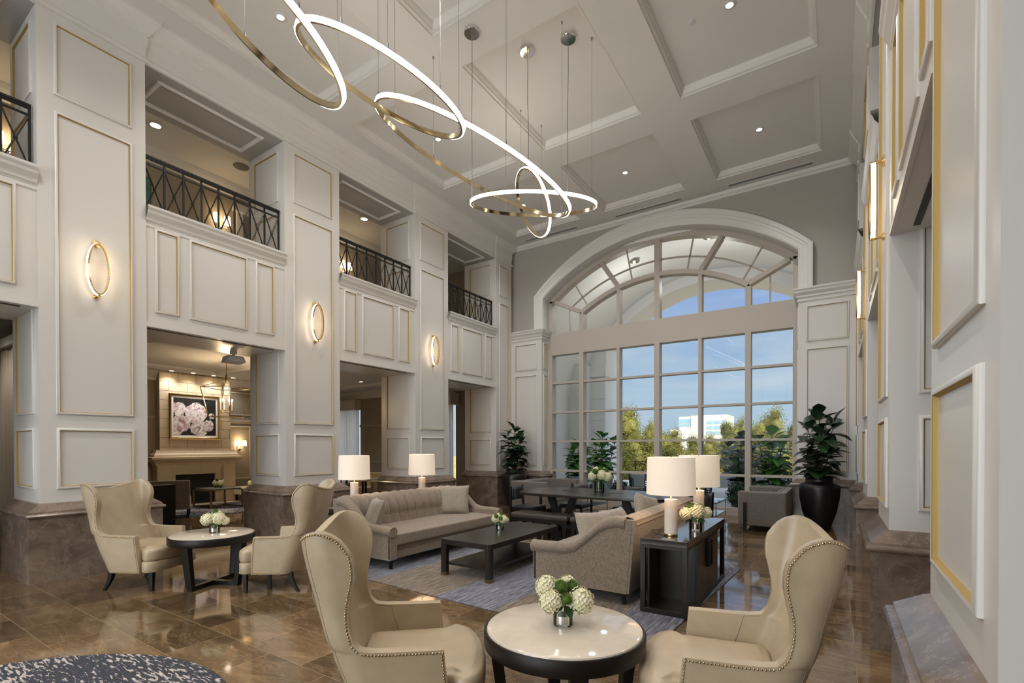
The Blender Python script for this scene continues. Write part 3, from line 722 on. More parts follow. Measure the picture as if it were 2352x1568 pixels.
# ------------------------------------------------------------------ furniture: wing chairs
def interp(tab, z):
    for (a, fa), (b, fb) in zip(tab, tab[1:]):
        if a <= z <= b: return fa + (fb - fa) * (z - a) / (b - a)
    return tab[0][1] if z < tab[0][0] else tab[-1][1]
F_T = [(.20, .033), (.30, .028), (.45, .014), (.585, .0), (.592, -.30), (.602, -.365), (.635, -.396), (.69, -.411), (.74, -.417), (.79, -.415), (.86, -.402), (.915, -.390), (.975, -.387), (1.03, -.400), (1.075, -.430), (1.105, -.465), (1.123, -.505), (1.133, -.545), (1.137, -.575)]
B_T = [(.20, -.365), (.30, -.40), (.50, -.48), (.70, -.54), (.88, -.59), (1.03, -.620), (1.10, -.628), (1.125, -.628), (1.137, -.625)]
W_T = [(.20, .70), (.40, .735), (.60, .74), (.75, .72), (.90, .755), (1.0, .775), (1.137, .775)]
def chair_pt(side, zz, t, inner=0.0):
    pass
def wing_chair(label, loc, rz):
    root = thing('wing_chair', label, 'armchair', loc, rz, 'cream leather wing chairs with nailhead trim')
    zs = [.20, .30, .42, .53, .580, .585, .590, .594, .602, .618, .64, .69, .74, .79, .83, .87, .915, .95, .99, 1.03] + [1.03 + .107 * k / 5 for k in range(1, 6)]
    TOP = [(-.66, 1.085), (-.628, 1.102), (-.60, 1.122), (-.57, 1.135), (-.535, 1.138), (-.485, 1.122), (-.45, 1.098), (-.425, 1.068), (-.40, 1.031)]
    P = []
    for z in zs:
        f = interp(F_T, min(z, 1.03)); b = interp(B_T, z) if z < 1.1 else -.628; w = interp(W_T, z) / 2; r = min(.13, (f - b) * .75)
        row = []
        ns, nc, nb = 9, 7, 13
        for k in range(ns): row.append((-w, f + (b + r - f) * k / (ns - 1)))
        for k in range(1, nc): a = PI / 2 * k / nc; row.append((-w + r - r * math.cos(a), b + r - r * math.sin(a)))
        half = list(row)
        for k in range(nb): row.append((-w + r + (2 * w - 2 * r) * k / (nb - 1), b))
        row += [(-x, y) for x, y in reversed(half)]
        out = []
        for x, y in row:
            u = min(1, abs(x) / (w - .02)); c_ = math.cos(PI / 2 * u) ** 2
            sm = max(0, (z - .72) / .417); back = max(0, min(1, (b + r - y) / r)) if r > 0 else 0
            z_ = z if z <= 1.03 else 1.03 + (interp(TOP, y) - 1.03) * (z - 1.03) / .107
            out.append((x, y - .028 * c_ * back, z_ - .045 * c_ * back * sm * sm))
        P.append(out)
    T_ = .058; Q = []
    for row, z in zip(P, zs):
        w = interp(W_T, z) / 2; out = []; n_ = len(row); t_ = T_ * (1 if z < .9 else 1 - .3 * (z - .9) / .237)
        for i, p in enumerate(row):
            a_ = row[max(0, i - 1)]; c_ = row[min(n_ - 1, i + 1)]; d = Vector((c_[0] - a_[0], c_[1] - a_[1])); 
            if d.length < 1e-5: d = Vector((0, -1)) if p[0] < 0 else Vector((0, 1))
            d.normalize(); nn = Vector((-d.y, d.x))
            out.append((p[0] + nn.x * t_, p[1] + nn.y * t_, p[2] ))
        Q.append(out)
    sh = MB(); sh.grid(P); sh.grid(Q)
    def strip(A_, B_):
        sh.grid([[a_, b_] for a_, b_ in zip(A_, B_)])
    strip([r[0] for r in P], [r[0] for r in Q]); strip([r[-1] for r in P], [r[-1] for r in Q]); strip(P[-1], Q[-1]); strip(P[0], Q[0])
    bm = bmesh.new(); me_ = bpy.data.meshes.new('t'); me_.from_pydata(sh.v, [], sh.f); bm.from_mesh(me_); bmesh.ops.remove_doubles(bm, verts=bm.verts, dist=1e-5); bm.to_mesh(me_); bm.free()
    sh.v = [tuple(v.co) for v in me_.vertices]; sh.f = [tuple(q.vertices) for q in me_.polygons]; bpy.data.meshes.remove(me_)
    o = obj('shell', sh, M['leather'], root, smooth=True)
    bv = o.modifiers.new('b', 'BEVEL'); bv.width = .018; bv.segments = 4; bv.limit_method = 'ANGLE'; bv.angle_limit = R(60)
    sm_ = MB()
    for idx in (ns + 3, len(P[0]) - 1 - ns - 3):
        sm_.tube([Vector(P[i][idx]) for i in range(len(zs))], .0018, 5)
    for idx, sg in ((6, 1), (len(P[0]) - 7, -1)):
        sm_.tube([Vector(Q[i][idx]) + Vector((sg * .0, 0, 0)) for i in range(2, 8)], .0016, 5)
    obj('seam_piping', sm_, M['seam'], root, smooth=True)
    # nail heads along the edge
    edge = [P[i][0] for i in range(len(zs))] + P[-1][1:-1] + [P[i][-1] for i in range(len(zs) - 1, -1, -1)]
    nm = MB(); acc = 0; n1 = len(zs); n2 = n1 + len(P[-1]) - 2
    E_ = [Vector(p) for p in edge]
    for i, (a, b) in enumerate(zip(E_, E_[1:])):
        Ls = (b - a).length
        if Ls < 1e-6: continue
        t = (b - a) / Ls
        if abs(t.x) < .35 and a.x < 0: inw = Vector((0, -t.z, t.y)); out = Vector((-1, 0, 0))
        elif abs(t.x) < .35: inw = Vector((0, t.z, -t.y)); out = Vector((1, 0, 0))
        else: inw = Vector((0, 0, -1)); out = Vector((-t.y * 0, 0, 0)) + Vector((t.y, -t.x, 0)) * (1 if True else 1)
        while acc < Ls:
            nm.ico(a + t * acc + inw * .012 + out * .0015, .0062, 1); acc += .0148
        acc -= Ls
    obj('nailhead_trim', nm, M['bronze'], root, smooth=True)
    nm = MB()
    for sx in (-1, 1):
        for k in range(26): nm.ico((sx * .351, .02 - .27 * k / 25, .212), .0058, 1)
    for k in range(50):
        a = -1 + 2 * k / 49; nm.ico((a * .352, .165 + .055 * (1 - a * a) - .03 * abs(a) ** 10, .212), .0058, 1)
    obj('base_nailheads', nm, M['bronze'], root, smooth=True)
    # seat deck and cushion
    def outline(w, y0, yf, bow, wi=None, ys_=.03, n=22):
        wi = wi or w; p = [(-wi, y0), (wi, y0), (wi, ys_)]
        if wi != w: p += [(wi + (w - wi) * .25, ys_ + .012), (wi + (w - wi) * .75, ys_ + .035), (w, ys_ + .06)]
        for k in range(n + 1):
            a = 1 - 2 * k / n; p.append((w * a, yf + bow * (1 - a * a) - .045 * abs(a) ** 10))
        if wi != w: p += [(-w, ys_ + .06), (-wi - (w - wi) * .75, ys_ + .035), (-wi - (w - wi) * .25, ys_ + .012)]
        p += [(-wi, ys_)]
        return p
    def inset(out, d):
        n = len(out); r_ = []
        for i in range(n):
            a = Vector(out[i - 1]); b = Vector(out[i]); c_ = Vector(out[(i + 1) % n]); u = (b - a).normalized(); v = (c_ - b).normalized()
            n1 = Vector((-u.y, u.x)); n2 = Vector((-v.y, v.x)); m = (n1 + n2)
            m = m.normalized() if m.length > 1e-4 else n1; k = min(2, 1 / max(.4, m.dot(n1))); r_.append((b.x + m.x * d * k, b.y + m.y * d * k))
        return r_
    def slab(out, layers, top):
        m_ = MB(); rows = []
        for z, ins in layers: rows.append([(x, y, z) for x, y in inset(out, ins)])
        zt_ = layers[-1][0]; i0 = layers[-1][1]
        base_ = inset(out, i0); yc_ = (min(q[1] for q in base_) + max(q[1] for q in base_)) / 2
        for k, f_ in ((.35, .97), (.62, .92), (.82, .85), (.95, .70), (1.0, .4)): rows.append([(x * f_, yc_ + (y - yc_) * f_, zt_ + top * k) for x, y in base_])
        m_.grid([list(r) for r in zip(*rows)], closeu=True); nn = len(out)
        m_.add(rows[-1], [tuple(range(nn))]); m_.add(rows[0], [tuple(range(nn))[::-1]])
        return m_
    d = slab(outline(.358, -.30, .165, .055, .30, .02), [(.20, .02), (.205, .006), (.215, 0), (.30, 0), (.315, .008), (.32, .02)], 0); obj('seat_base', d, M['leather'], root, smooth=True, angle=50)
    cu = slab(outline(.352, -.40, .165, .06, .305), [(.318, .02), (.325, .006), (.345, 0), (.41, 0), (.432, .005), (.443, .018), (.447, .032)], .022)
    cuo = obj('seat_cushion', cu, M['leather'], root, smooth=True)
    T = MB()
    for yf, sy in ((.13, 1),):
        t = MB(); t.hexa([(-.355, .0, .22), (-.30, .0, .22), (-.30, .17, .22), (-.355, .155, .22)], [(-.345, .0, .31), (-.30, .0, .31), (-.30, .17, .31), (-.345, .15, .31)])
    for sx in (-1, 1):
        l = MB(); l.hexa([(sx * .285 - .016, .10, 0), (sx * .285 + .016, .10, 0), (sx * .285 + .016, .132, 0), (sx * .285 - .016, .132, 0)], [(sx * .285 - .024, .095, .215), (sx * .285 + .024, .095, .215), (sx * .285 + .024, .143, .215), (sx * .285 - .024, .143, .215)])
        obj('leg', l, M['leg'], root, bevel=.003)
        l = MB(); rows = []
        for k in range(7):
            t = k / 6; y = -.33 - .085 * (1 - t) ** 2; h_ = .015 + .012 * t; z = .215 * t; x = sx * (.27 - .0 * t)
            rows.append([(x - h_, y - h_, z), (x + h_, y - h_, z), (x + h_, y + h_, z), (x - h_, y + h_, z), (x - h_, y - h_, z)])
        l.grid(rows); l.add(rows[0][:4], [(0, 1, 2, 3)]); obj('leg', l, M['leg'], root, bevel=.003)
    return root
SOFF = -1
def chair_at(px, py, ang, near_left):
    """px,py: near arm front outer corner; ang: facing direction (deg)."""
    a = R(ang); d = Vector((math.cos(a), math.sin(a))); nl = Vector((-d.y, d.x)) * (1 if near_left else -1)
    c_ = Vector((px, py)) + nl * .37
    return (c_.x, c_.y, 0), a - PI / 2
ch = wing_chair('cream wing chair in the front, left of the near round table, back towards the camera', *chair_at(-1.473, 1.675, 43, True))
l_, r_ = chair_at(-.553, 2.187, 191.4, False); dup(ch, l_, r_, 'cream wing chair at the front right, facing the near round table')
l_, r_ = chair_at(-6.034, 2.074, 30.8, True); dup(ch, l_, r_, 'cream wing chair against the leftmost marble column base')
l_, r_ = chair_at(-4.952, 2.716, 216.5, False); dup(ch, l_, r_, 'cream wing chair turned away, between the far round table and the left sofa')

# ------------------------------------------------------------------ round tables
def round_table(label, loc, rz):
    root = thing('round_table', label, 'table', loc, rz, 'round marble topped side tables')
    t = MB(); t.lathe([(.001, .545), (.39, .545), (.402, .548), (.405, .553), (.402, .560), (.39, .564), (.001, .564)], (0, 0, 0), 64, cap=False); obj('marble_top', t, M['whitemarble'], root, smooth=True, angle=40)
    t = MB(); t.lathe([(.385, .475), (.415, .472), (.420, .478), (.420, .548), (.415, .554), (.403, .553), (.385, .545), (.385, .475)], (0, 0, 0), 64, cap=False); obj('rim', t, M['leg'], root, smooth=True, angle=40)
    for k in range(4):
        m = Matrix.Rotation(PI / 2 * k, 4, 'Z'); l = MB()
        b = [(.275, -.032, 0), (.325, -.032, 0), (.325, .032, 0), (.275, .032, 0)]; tt = [(.33, -.042, .48), (.39, -.042, .48), (.39, .042, .48), (.33, .042, .48)]
        l.hexa([m @ Vector(p) for p in b], [m @ Vector(p) for p in tt]); obj('leg', l, M['leg'], root, bevel=.003)
    for k in range(2):
        m = Matrix.Rotation(PI / 2 * k, 4, 'Z'); l = MB(); l.box(-.28, .28, -.028, .028, .0 + .001 * k, .045 + .001 * k, m); obj('stretcher', l, M['leg'], root, bevel=.002)
    return root
rt1 = round_table('near round marble topped table between the two front wing chairs', (-1.19, 2.30, 0), R(38))
dup(rt1, (-5.74, 2.70, 0), R(24), 'far round marble topped table between two wing chairs at left')

# ------------------------------------------------------------------ tufted sofas
def sofa(label, loc, rz):
    W, D = 2.34, 1.06; hw = W / 2
    root = thing('tufted_sofa', label, 'sofa', loc, rz, 'grey button tufted sofas')
    A = [(1.06, .50), (1.0, .515), (.86, .52), (.66, .525), (.55, .56), (.46, .63), (.38, .70), (.29, .775), (.20, .82), (.12, .835), (.04, .83)]   # y, top z
    # outer body: back panel + side panels
    b = MB(); aw = .075
    def ztop(y):
        for (a, za), (c_, zb) in zip(A, A[1:]):
            if c_ <= y <= a: return zb + (za - zb) * (y - c_) / (a - c_)
        return A[0][1] if y > 1 else A[-1][1]
    ys = [.02, .06, .12, .20, .29, .38, .46, .55, .66, .80, .93, 1.03]
    for sx in (-1, 1):
        rows = []
        for y in ys:
            z = ztop(y) - .045; lean = -.06 * max(0, (z - .1) / .75) if y < .1 else 0
            y2 = y + (-.05 * (z / .8) if y <= .02 else 0)
            xo = sx * hw; xi = sx * (hw - aw)
            rows.append([(xo, y, .115), (xo, y2, z), (xi, y2, z), (xi, y, .115)])
        b.grid(rows); b.add([rows[-1][k] for k in range(4)], [(0, 1, 2, 3)]); b.add([rows[0][k] for k in range(4)], [(3, 2, 1, 0)])
    hb_ = hw - .004; b.hexa([(-hb_, .0, .12), (hb_, .0, .12), (hb_, .10, .12), (-hb_, .10, .12)], [(-hb_, -.06, .81), (hb_, -.06, .81), (hb_, .04, .81), (-hb_, .04, .81)])
    obj('frame_body', b, M['sofa'], root, smooth=True, angle=30)
    # rolled arms
    for sx in (-1, 1):
        r_ = MB(); n = 14; rows = []
        ar = A[1:]
        path = [(1.055, .515 - .055)] + [(y, z - .055) for y, z in ar]
        for i, (y, z) in enumerate(path):
            rr = .062; row = []
            cxx = sx * (hw - .035)
            for k in range(n + 1):
                a = 2 * PI * k / n; row.append((cxx + math.cos(a) * rr * 1.05, y, z + math.sin(a) * rr + .0))
            rows.append(row)
        r_.grid(rows); r_.add(rows[0][:n], [tuple(range(n))]); r_.add(rows[-1][:n], [tuple(range(n))])
        ao = obj('rolled_arm', r_, M['sofa'], root, smooth=True, angle=60)
        nm = MB()
        for k in range(13):
            a = PI * k / 12; nm.ico((sx * (hw - .035) + math.cos(a) * .062, 1.06, .46 + math.sin(a) * .06), .004, 1)
        for k in range(20):
            for xx in (hw - .1, hw + .028 - .03): nm.ico((sx * xx, 1.037, .13 + .32 * k / 19), .004, 1)
        obj('nailhead_trim', nm, M['bronze'], ao, smooth=True)
        # arm front facing and inner pad with tufts
        f = MB(); rows = []
        for j in range(9):
            z = .34 + .15 * j / 8; row = []
            for i in range(25):
                y = .32 + .70 * i / 24; bul = .012 * abs(math.sin(PI * 5 * i / 24)) + .01
                row.append((sx * (hw - aw - .012 - bul), y, z))
            rows.append(row)
        f.grid(rows); o = obj('arm_pad', f, M['sofa'], root, smooth=True)
        ff = MB(); ff.box(min(sx * hw, sx * (hw - .115)), max(sx * hw, sx * (hw - .115)), .99, 1.038, .115, .47); obj('arm_front', ff, M['sofa'], root, bevel=.012)
    # tufted back
    nch = 13; iw = hw - aw - .01; rows = []
    nx = nch * 8
    prof = [(.30, .30), (.285, .42), (.262, .50), (.25, .545), (.245, .56), (.238, .585), (.22, .66), (.20, .73), (.165, .79), (.115, .835), (.06, .852), (.005, .84), (-.025, .808), (-.032, .78)]
    for j, (y, z) in enumerate(prof):
        row = []
        for i in range(nx + 1):
            x = -iw - .035 + (2 * iw + .07) * i / nx if j > 8 else -iw + 2 * iw * i / nx
            t = i / 8.0; c_ = abs(math.sin(PI * t)) ** .5
            dep = .046 * c_
            if j >= 9: dep = .018 * c_
            if j in (3, 4): dep = .036 * c_ - .006
            if z < .56: c2 = abs(math.sin(PI * t)) ** .8; dep = .028 * c2
            # outward normal approx
            k = max(0, min(1, (z - .74) / .1)); ny, nz = (1 - k), k
            if j >= 12: dep = 0
            if j >= 11: ny, nz = -.4, .4
            if j == 4: dep -= .012 * (1 - c_)
            row.append((x, y - .03 + ny * dep, z + nz * dep - (.02 if z > .7 else 0)))
        rows.append(row)
    t = MB(); t.grid(rows); bo = obj('tufted_back', t, M['sofa'], root, smooth=True)
    bt = MB()
    for i in range(1, nch): x = -iw + 2 * iw * i / nch; bt.ico((x, .232, .56), .012, 1, (1, .6, 1))
    obj('button', bt, M['sofa'], bo, smooth=True)
    # seat cushion and front rail
    c_ = MB(); c_.box(-iw, iw, .20, 1.045, .285, .425); obj('seat_cushion', c_, M['sofa'], root, bevel=.03, seg=4)
    p_ = MB()
    for z in (.413, .297): p_.tube([(-iw + .01, 1.038, z), (iw - .01, 1.038, z)], .005, 6)
    obj('piping', p_, M['seam'], root.children[-1])
    fr_ = MB(); fr_.box(-iw - .02, iw + .02, .1, 1.0, .115, .285); obj('front_rail', fr_, M['sofa'], root, bevel=.01)
    for sx in (-1, 1):
        for y in (.07, .98):
            l = MB(); l.hexa([(sx * (hw - .06) - .014, y - .014, 0), (sx * (hw - .06) + .014, y - .014, 0), (sx * (hw - .06) + .014, y + .014, 0), (sx * (hw - .06) - .014, y + .014, 0)],
                             [(sx * (hw - .06) - .02, y - .02, .12), (sx * (hw - .06) + .02, y - .02, .12), (sx * (hw - .06) + .02, y + .02, .12), (sx * (hw - .06) - .02, y + .02, .12)]); obj('leg', l, M['leg'], root)
    return root
sf = sofa('grey button tufted sofa at left facing the coffee table, front visible', (-5.52, 5.30, 0.012), -PI / 2)
dup(sf, (-1.60, 5.57, 0.012), PI / 2, 'grey tufted sofa at right seen from behind its side, backing onto the dark console')

def pillow(label, loc, rot, s=.46, mt='pillow', t=.16):
    m_ = MB(); n = 14; F = []; Bk = []
    for i in range(n + 1):
        rf = []; rb = []
        for j in range(n + 1):
            u = -1 + 2 * i / n; v = -1 + 2 * j / n
            h = (max(0, 1 - u ** 4) * max(0, 1 - v ** 4)) ** .55 * t / 2
            pin = 1 - .07 * (1 - abs(u) ** 2) * (abs(v) ** 6) ; pin2 = 1 - .07 * (1 - abs(v) ** 2) * (abs(u) ** 6)
            x = u * s / 2 * pin2; z = v * s / 2 * pin
            wr = .006 * math.sin(9 * u + 5 * v) * (1 - max(abs(u), abs(v)) ** 3)
            rf.append((x, h + wr, z)); rb.append((x, -h + wr, z))
        F.append(rf); Bk.append(rb)
    m_.grid(F); m_.grid(Bk)
    o = obj('throw_pillow', m_, M[mt], smooth=True); o.location = loc; o.rotation_euler = rot
    tag(o, label, 'pillow', 'speckled throw pillows'); return o
pillow('speckled pillow standing at the near end of the left sofa', (-5.02, 4.36, .635), (R(-20), 0, R(-28)), .42)
pillow('square speckled pillow at the far end of the left sofa', (-5.16, 6.13, .655), (R(-16), 0, R(38)), .48)
pillow('speckled pillow nearest the camera on the right sofa behind its arm', (-2.05, 4.72, .62), (R(-24), 0, R(58)), .46)
pillow('speckled pillow leaning behind the nearest one on the right sofa', (-1.98, 5.12, .62), (R(-28), 0, R(80)), .46)
pillow('brown pillow with a raised corner at the far end of the right sofa', (-2.03, 6.25, .66), (R(-14), R(14), R(72)), .46)

# ------------------------------------------------------------------ coffee table
root = thing('coffee_table', 'long dark wood coffee table with lower shelf on the rug', 'coffee table', (-3.50, 5.12, .012))
hx, hy, zt = .365, .80, .425
def chamf(hx, hy, c_): return [(-hx + c_, -hy), (hx - c_, -hy), (hx, -hy + c_), (hx, hy - c_), (hx - c_, hy), (-hx + c_, hy), (-hx, hy - c_), (-hx, -hy + c_)]
def prism(mb, pts, z0, z1):
    n = len(pts); return mb.add([(x, y, z0) for x, y in pts] + [(x, y, z1) for x, y in pts], [tuple(range(n))[::-1], tuple(n + i for i in range(n))] + [(i, (i + 1) % n, n + (i + 1) % n, n + i) for i in range(n)])
t = MB(); prism(t, chamf(hx, hy, .03), zt - .06, zt); obj('tabletop', t, M['wood'], root, bevel=.003)
t = MB(); prism(t, chamf(hx - .06, hy - .06, .01), .12, .15); obj('lower_shelf', t, M['wood'], root)
for sx in (-1, 1):
    for sy in (-1, 1):
        l = MB(); pts = [(sx * (hx - .045) + a, sy * (hy - .045) + b) for a, b in chamf(.04, .04, .015)]; prism(l, pts, .04, zt - .06); lo = obj('leg', l, M['wood'], root)
        l = MB(); pts = [(sx * (hx - .045) + a, sy * (hy - .045) + b) for a, b in chamf(.042, .042, .015)]; prism(l, pts, 0, .04); obj('brass_foot', l, M['dark_brass'], lo, label='brass capped foot')

# ------------------------------------------------------------------ consoles and table lamps
def console(label, x0, x1, y0, y1, h, face):
    root = thing('console_table', label, 'console', ((x0 + x1) / 2, (y0 + y1) / 2, .012)); w = (x1 - x0) / 2; d = (y1 - y0) / 2; h -= .012
    t = MB(); t.box(-w, w, -d, d, h - .055, h); obj('stone_top', t, M['stone_top'], root, bevel=.003)
    f = MB()
    for sx in (-1, 1):
        for sy in (-1, 1): f.box(min(sx * w, sx * (w - .045)), max(sx * w, sx * (w - .045)), min(sy * d, sy * (d - .045)), max(sy * d, sy * (d - .045)), 0, h - .055)
    f.box(-w + .003, w - .003, -d + .003, d - .003, .003, .045); f.box(-w + .003, w - .003, -d + .003, d - .003, h - .085, h - .057); obj('frame', f, M['wood'], root, bevel=.002)
    b = MB(); b.box(-w + .05, w - .015, -d + .38, d - .38, .045, h - .085); obj('cabinet', b, M['wood'], root)
    b = MB(); b.box(-w + .05, -w + .07, -d + .045, d - .045, .045, h - .085); obj('back_panel', b, M['wood'], root)
    dw = (2 * d - .76) / 2
    for k in range(2):
        dd = MB(); ya = -d + .38 + k * dw; dd.box(w - .015, w - .003, ya + .004, ya + dw - .004, .05, h - .09); do = obj('door', dd, M['wood'], root)
        hb = MB(); yh = ya + (dw - .05 if k == 0 else .05); hb.box(w - .003, w + .03, yh - .02, yh + .02, .30, .56); obj('handle', hb, M['leg'], do, bevel=.003)
    if face < 0: root.rotation_euler.z = PI
    return root
console('dark console table behind the right sofa carrying two lamps', -1.475, -1.06, 4.352, 6.06, .68, 1)
console('dark console table mostly hidden behind the left sofa', -5.98, -5.66, 4.25, 6.30, .66, -1)
def lamp(label, loc, e=9):
    root = thing('table_lamp', label, 'table lamp', loc, 0, 'lamps with white drum shades and alabaster columns')
    b = MB(); b.lathe([(.060, 0), (.062, .004), (.062, .016), (.060, .020)], (0, 0, 0), 32); obj('brass_base', b, M['brass'], root, smooth=True, angle=40)
    b = MB(); b.lathe([(.058, .020), (.058, .335), (.055, .338)], (0, 0, 0), 32); obj('column', b, M['alab'], root, smooth=True, angle=40)
    b = MB(); b.tube([(0, 0, .335), (0, 0, .50)], .008, 10); b.tube([(0, 0, .70), (0, 0, .735)], .006, 8); obj('stem', b, M['brass'], root, smooth=True)
    b = MB(); b.lathe([(.218, .385), (.221, .385), (.213, .728), (.210, .728), (.218, .385)], (0, 0, 0), 48, cap=False); obj('lamp_shade', b, M['shade'], root, smooth=True, angle=40)
    b = MB()
    for k in range(3): a = 2 * PI * k / 3; b.tube([(0, 0, .722), (.21 * math.cos(a), .21 * math.sin(a), .724)], .0025, 5)
    obj('harp', b, M['brass'], root)
    light('bulb', 'POINT', (0, 0, .56), e, (1, .74, .48), root, shadow_soft_size=.06)
    return root
lamp('table lamp with white drum shade on the near end of the right console', (-1.275, 4.625, .68))
lamp('table lamp half hidden behind the nearest lamp on the right console', (-1.275, 5.74, .68))
lamp('left table lamp with white drum shade behind the left sofa', (-5.81, 4.67, .66))
lamp('right table lamp with white drum shade behind the left sofa', (-5.80, 6.05, .66))
cd = MB(); cd.tube([(-1.30, 4.56, .684), (-1.38, 4.52, .70), (-1.45, 4.60, .715), (-1.44, 4.75, .70), (-1.462, 4.95, .684)], .004, 6); tag(obj('power_cord', cd, M['leg'], smooth=True), 'thin dark lamp cord looping on the right console', 'cord')

# ------------------------------------------------------------------ flowers
def bloom_mesh(r, seed):
    q = random.Random(seed); m_ = MB(); nf = int(150)
    m_.ico((0, 0, 0), r * .80, 2)
    for k in range(nf):
        z = 1 - 2 * (k + .5) / nf; a = k * 2.39996; s_ = math.sqrt(1 - z * z)
        n_ = Vector((s_ * math.cos(a), s_ * math.sin(a), z)); rr = r * q.uniform(.86, 1.04)
        t1 = n_.orthogonal().normalized(); t1.rotate(Matrix.Rotation(q.uniform(0, 6.28), 3, n_)); t2 = n_.cross(t1); c_ = n_ * rr
        f = r * .175
        for j in range(4):
            b = PI / 2 * j; d = t1 * math.cos(b) + t2 * math.sin(b); e = n_.cross(d); lift = n_ * (f * q.uniform(.15, .55))
            m_.add([c_ - n_ * f * .15, c_ + d * f * .6 + e * f * .55 + lift * .6, c_ + d * f * 1.25 + lift, c_ + d * f * .6 - e * f * .55 + lift * .6], [(0, 1, 2, 3)])
    return m_
def spiky(r, seed):
    q = random.Random(seed); m_ = MB(); m_.ico((0, 0, 0), r * .8, 2); nf = 320
    for k in range(nf):
        z = 1 - 2 * (k + .5) / nf; a = k * 2.39996; s_ = math.sqrt(1 - z * z)
        n_ = Vector((s_ * math.cos(a), s_ * math.sin(a), z)); t = n_.orthogonal().normalized() * r * .05; t2 = n_.cross(t); b = n_ * r * .72; tip = n_ * r * q.uniform(.98, 1.14) + Vector((q.uniform(-1, 1), q.uniform(-1, 1), q.uniform(-1, 1))) * r * .1
        m_.add([b + t, b - t + t2, b - t2, tip], [(0, 1, 3), (1, 2, 3), (2, 0, 3)])
    return m_
def leafshape(m_, base, d, upv, Lg, W, curl=.2, seg=6):
    d = Vector(d).normalized(); upv = Vector(upv); s_ = d.cross(upv)
    s_ = s_.normalized() if s_.length > 1e-4 else Vector((1, 0, 0)); u_ = s_.cross(d); rows = []
    for k in range(seg + 1):
        t = k / seg; w = W * .5 * (math.sin(PI * min(1, t ** .8)) ** .7) * (1 - .12 * math.sin(3 * PI * t)) + .001
        c_ = Vector(base) + d * Lg * t + u_ * (-curl * Lg * t * t)
        rows.append([c_ - s_ * w + u_ * w * .25, c_ - u_ * .0, c_ + s_ * w + u_ * w * .25])
    m_.grid(rows)
def bouquet(label, loc, sc_=1.0, blooms=None, moss=None, vase=(.068, .085), glassmat='glass', tall=False, stems=True, seed=1):
    root = thing('hydrangea_vase', label, 'flower vase', loc, 0, 'white hydrangea bouquets in glass vases')
    r, h = vase
    v = MB(); v.lathe([(.0005, .0), (r * .97, 0), (r, .006), (r, h), (r - .004, h), (r - .004, .012), (.0005, .010)], (0, 0, 0), 36, cap=False); obj('vase', v, M[glassmat], root, smooth=True, angle=40)
    if not tall:
        w = MB(); w.lathe([(.0005, .013), (r - .007, .013), (r - .007, h * .55), (.0005, h * .55)], (0, 0, 0), 28, cap=False); obj('mirrored_liner', w, M['chrome'], root, smooth=True, angle=40)
    else:
        w = MB(); w.lathe([(.0005, .03), (r - .008, .03), (r - .008, h * .96), (.0005, h * .96)], (0, 0, 0), 28, cap=False); obj('leaf_lining', w, M['gleaf'], root, smooth=True, angle=40)
    for i, (x, y, z, rr) in enumerate(blooms):
        b = bloom_mesh(rr, seed * 10 + i); o = obj('hydrangea_bloom', b, M['petal'], root); o.location = (x, y, z)
        s_ = MB(); s_.tube([(x * .2, y * .2, h * .3), (x * .8, y * .8, z - rr * .6)], .004, 5); obj('stem', s_, M['moss'], root)
    for i, (x, y, z, rr) in enumerate(moss):
        b = spiky(rr, seed * 10 + i + 5); o = obj('green_pompom', b, M['moss'], root, label='fuzzy green pompom flower'); o.location = (x, y, z)
    q = random.Random(seed); lf = MB()
    for k in range(7):
        a = 2 * PI * k / 7 + .3; leafshape(lf, (math.cos(a) * r * .6, math.sin(a) * r * .6, h + .012), (math.cos(a), math.sin(a), -.15 if k % 2 else -.6), (0, 0, 1), r * 1.5, r * .9)
    obj('leaves', lf, M['gleaf'], root, smooth=True)
    return root
cr_, cf_ = (rt.x, rt.y), (fwd.x, fwd.y)
def cs(l): # camera-side arrangement helper: (right, toward, up, r)
    return [(a * cr_[0] - b * cf_[0], a * cr_[1] - b * cf_[1], z, r) for a, b, z, r in l]
bouquet('large bouquet of white hydrangeas in a low glass vase on the near round table', (-1.20, 2.31, .565), vase=(.052, .095),
        blooms=cs([(-.085, -.01, .195, .058), (-.065, .045, .135, .060), (-.02, -.06, .17, .05), (.09, .03, .135, .066), (.03, -.07, .19, .05)]), moss=cs([(-.012, .02, .205, .038), (.01, .075, .155, .032), (.05, -.02, .195, .036)]), seed=1)
bouquet('bouquet of white hydrangeas on the far round table at left', (-5.72, 2.71, .565), vase=(.052, .10),
        blooms=cs([(-.06, .03, .15, .066), (.06, .02, .16, .066), (.0, -.04, .18, .06), (.11, -.01, .13, .045)]), moss=cs([(.0, -.02, .225, .035), (-.10, -.03, .17, .035)]), seed=2)
bouquet('small bouquet of white hydrangeas on the dark coffee table', (-3.63, 5.22, .438), vase=(.050, .085),
        blooms=cs([(-.05, .01, .14, .055), (.045, .02, .135, .055), (.0, -.03, .16, .055), (.08, -.01, .12, .04)]), moss=cs([(-.045, .045, .175, .032), (.02, .055, .15, .033), (.02, -.01, .195, .033)]), seed=3)
bouquet('bouquet of white hydrangeas in a mirrored vase on the right console', (-1.15, 5.05, .682), vase=(.062, .115),
        blooms=cs([(-.10, .02, .165, .062), (.0, .03, .19, .075), (.10, .0, .17, .058), (.0, -.05, .21, .06), (.075, -.04, .16, .05)]), moss=cs([(-.05, .02, .235, .042), (.05, -.01, .225, .035)]), seed=4)
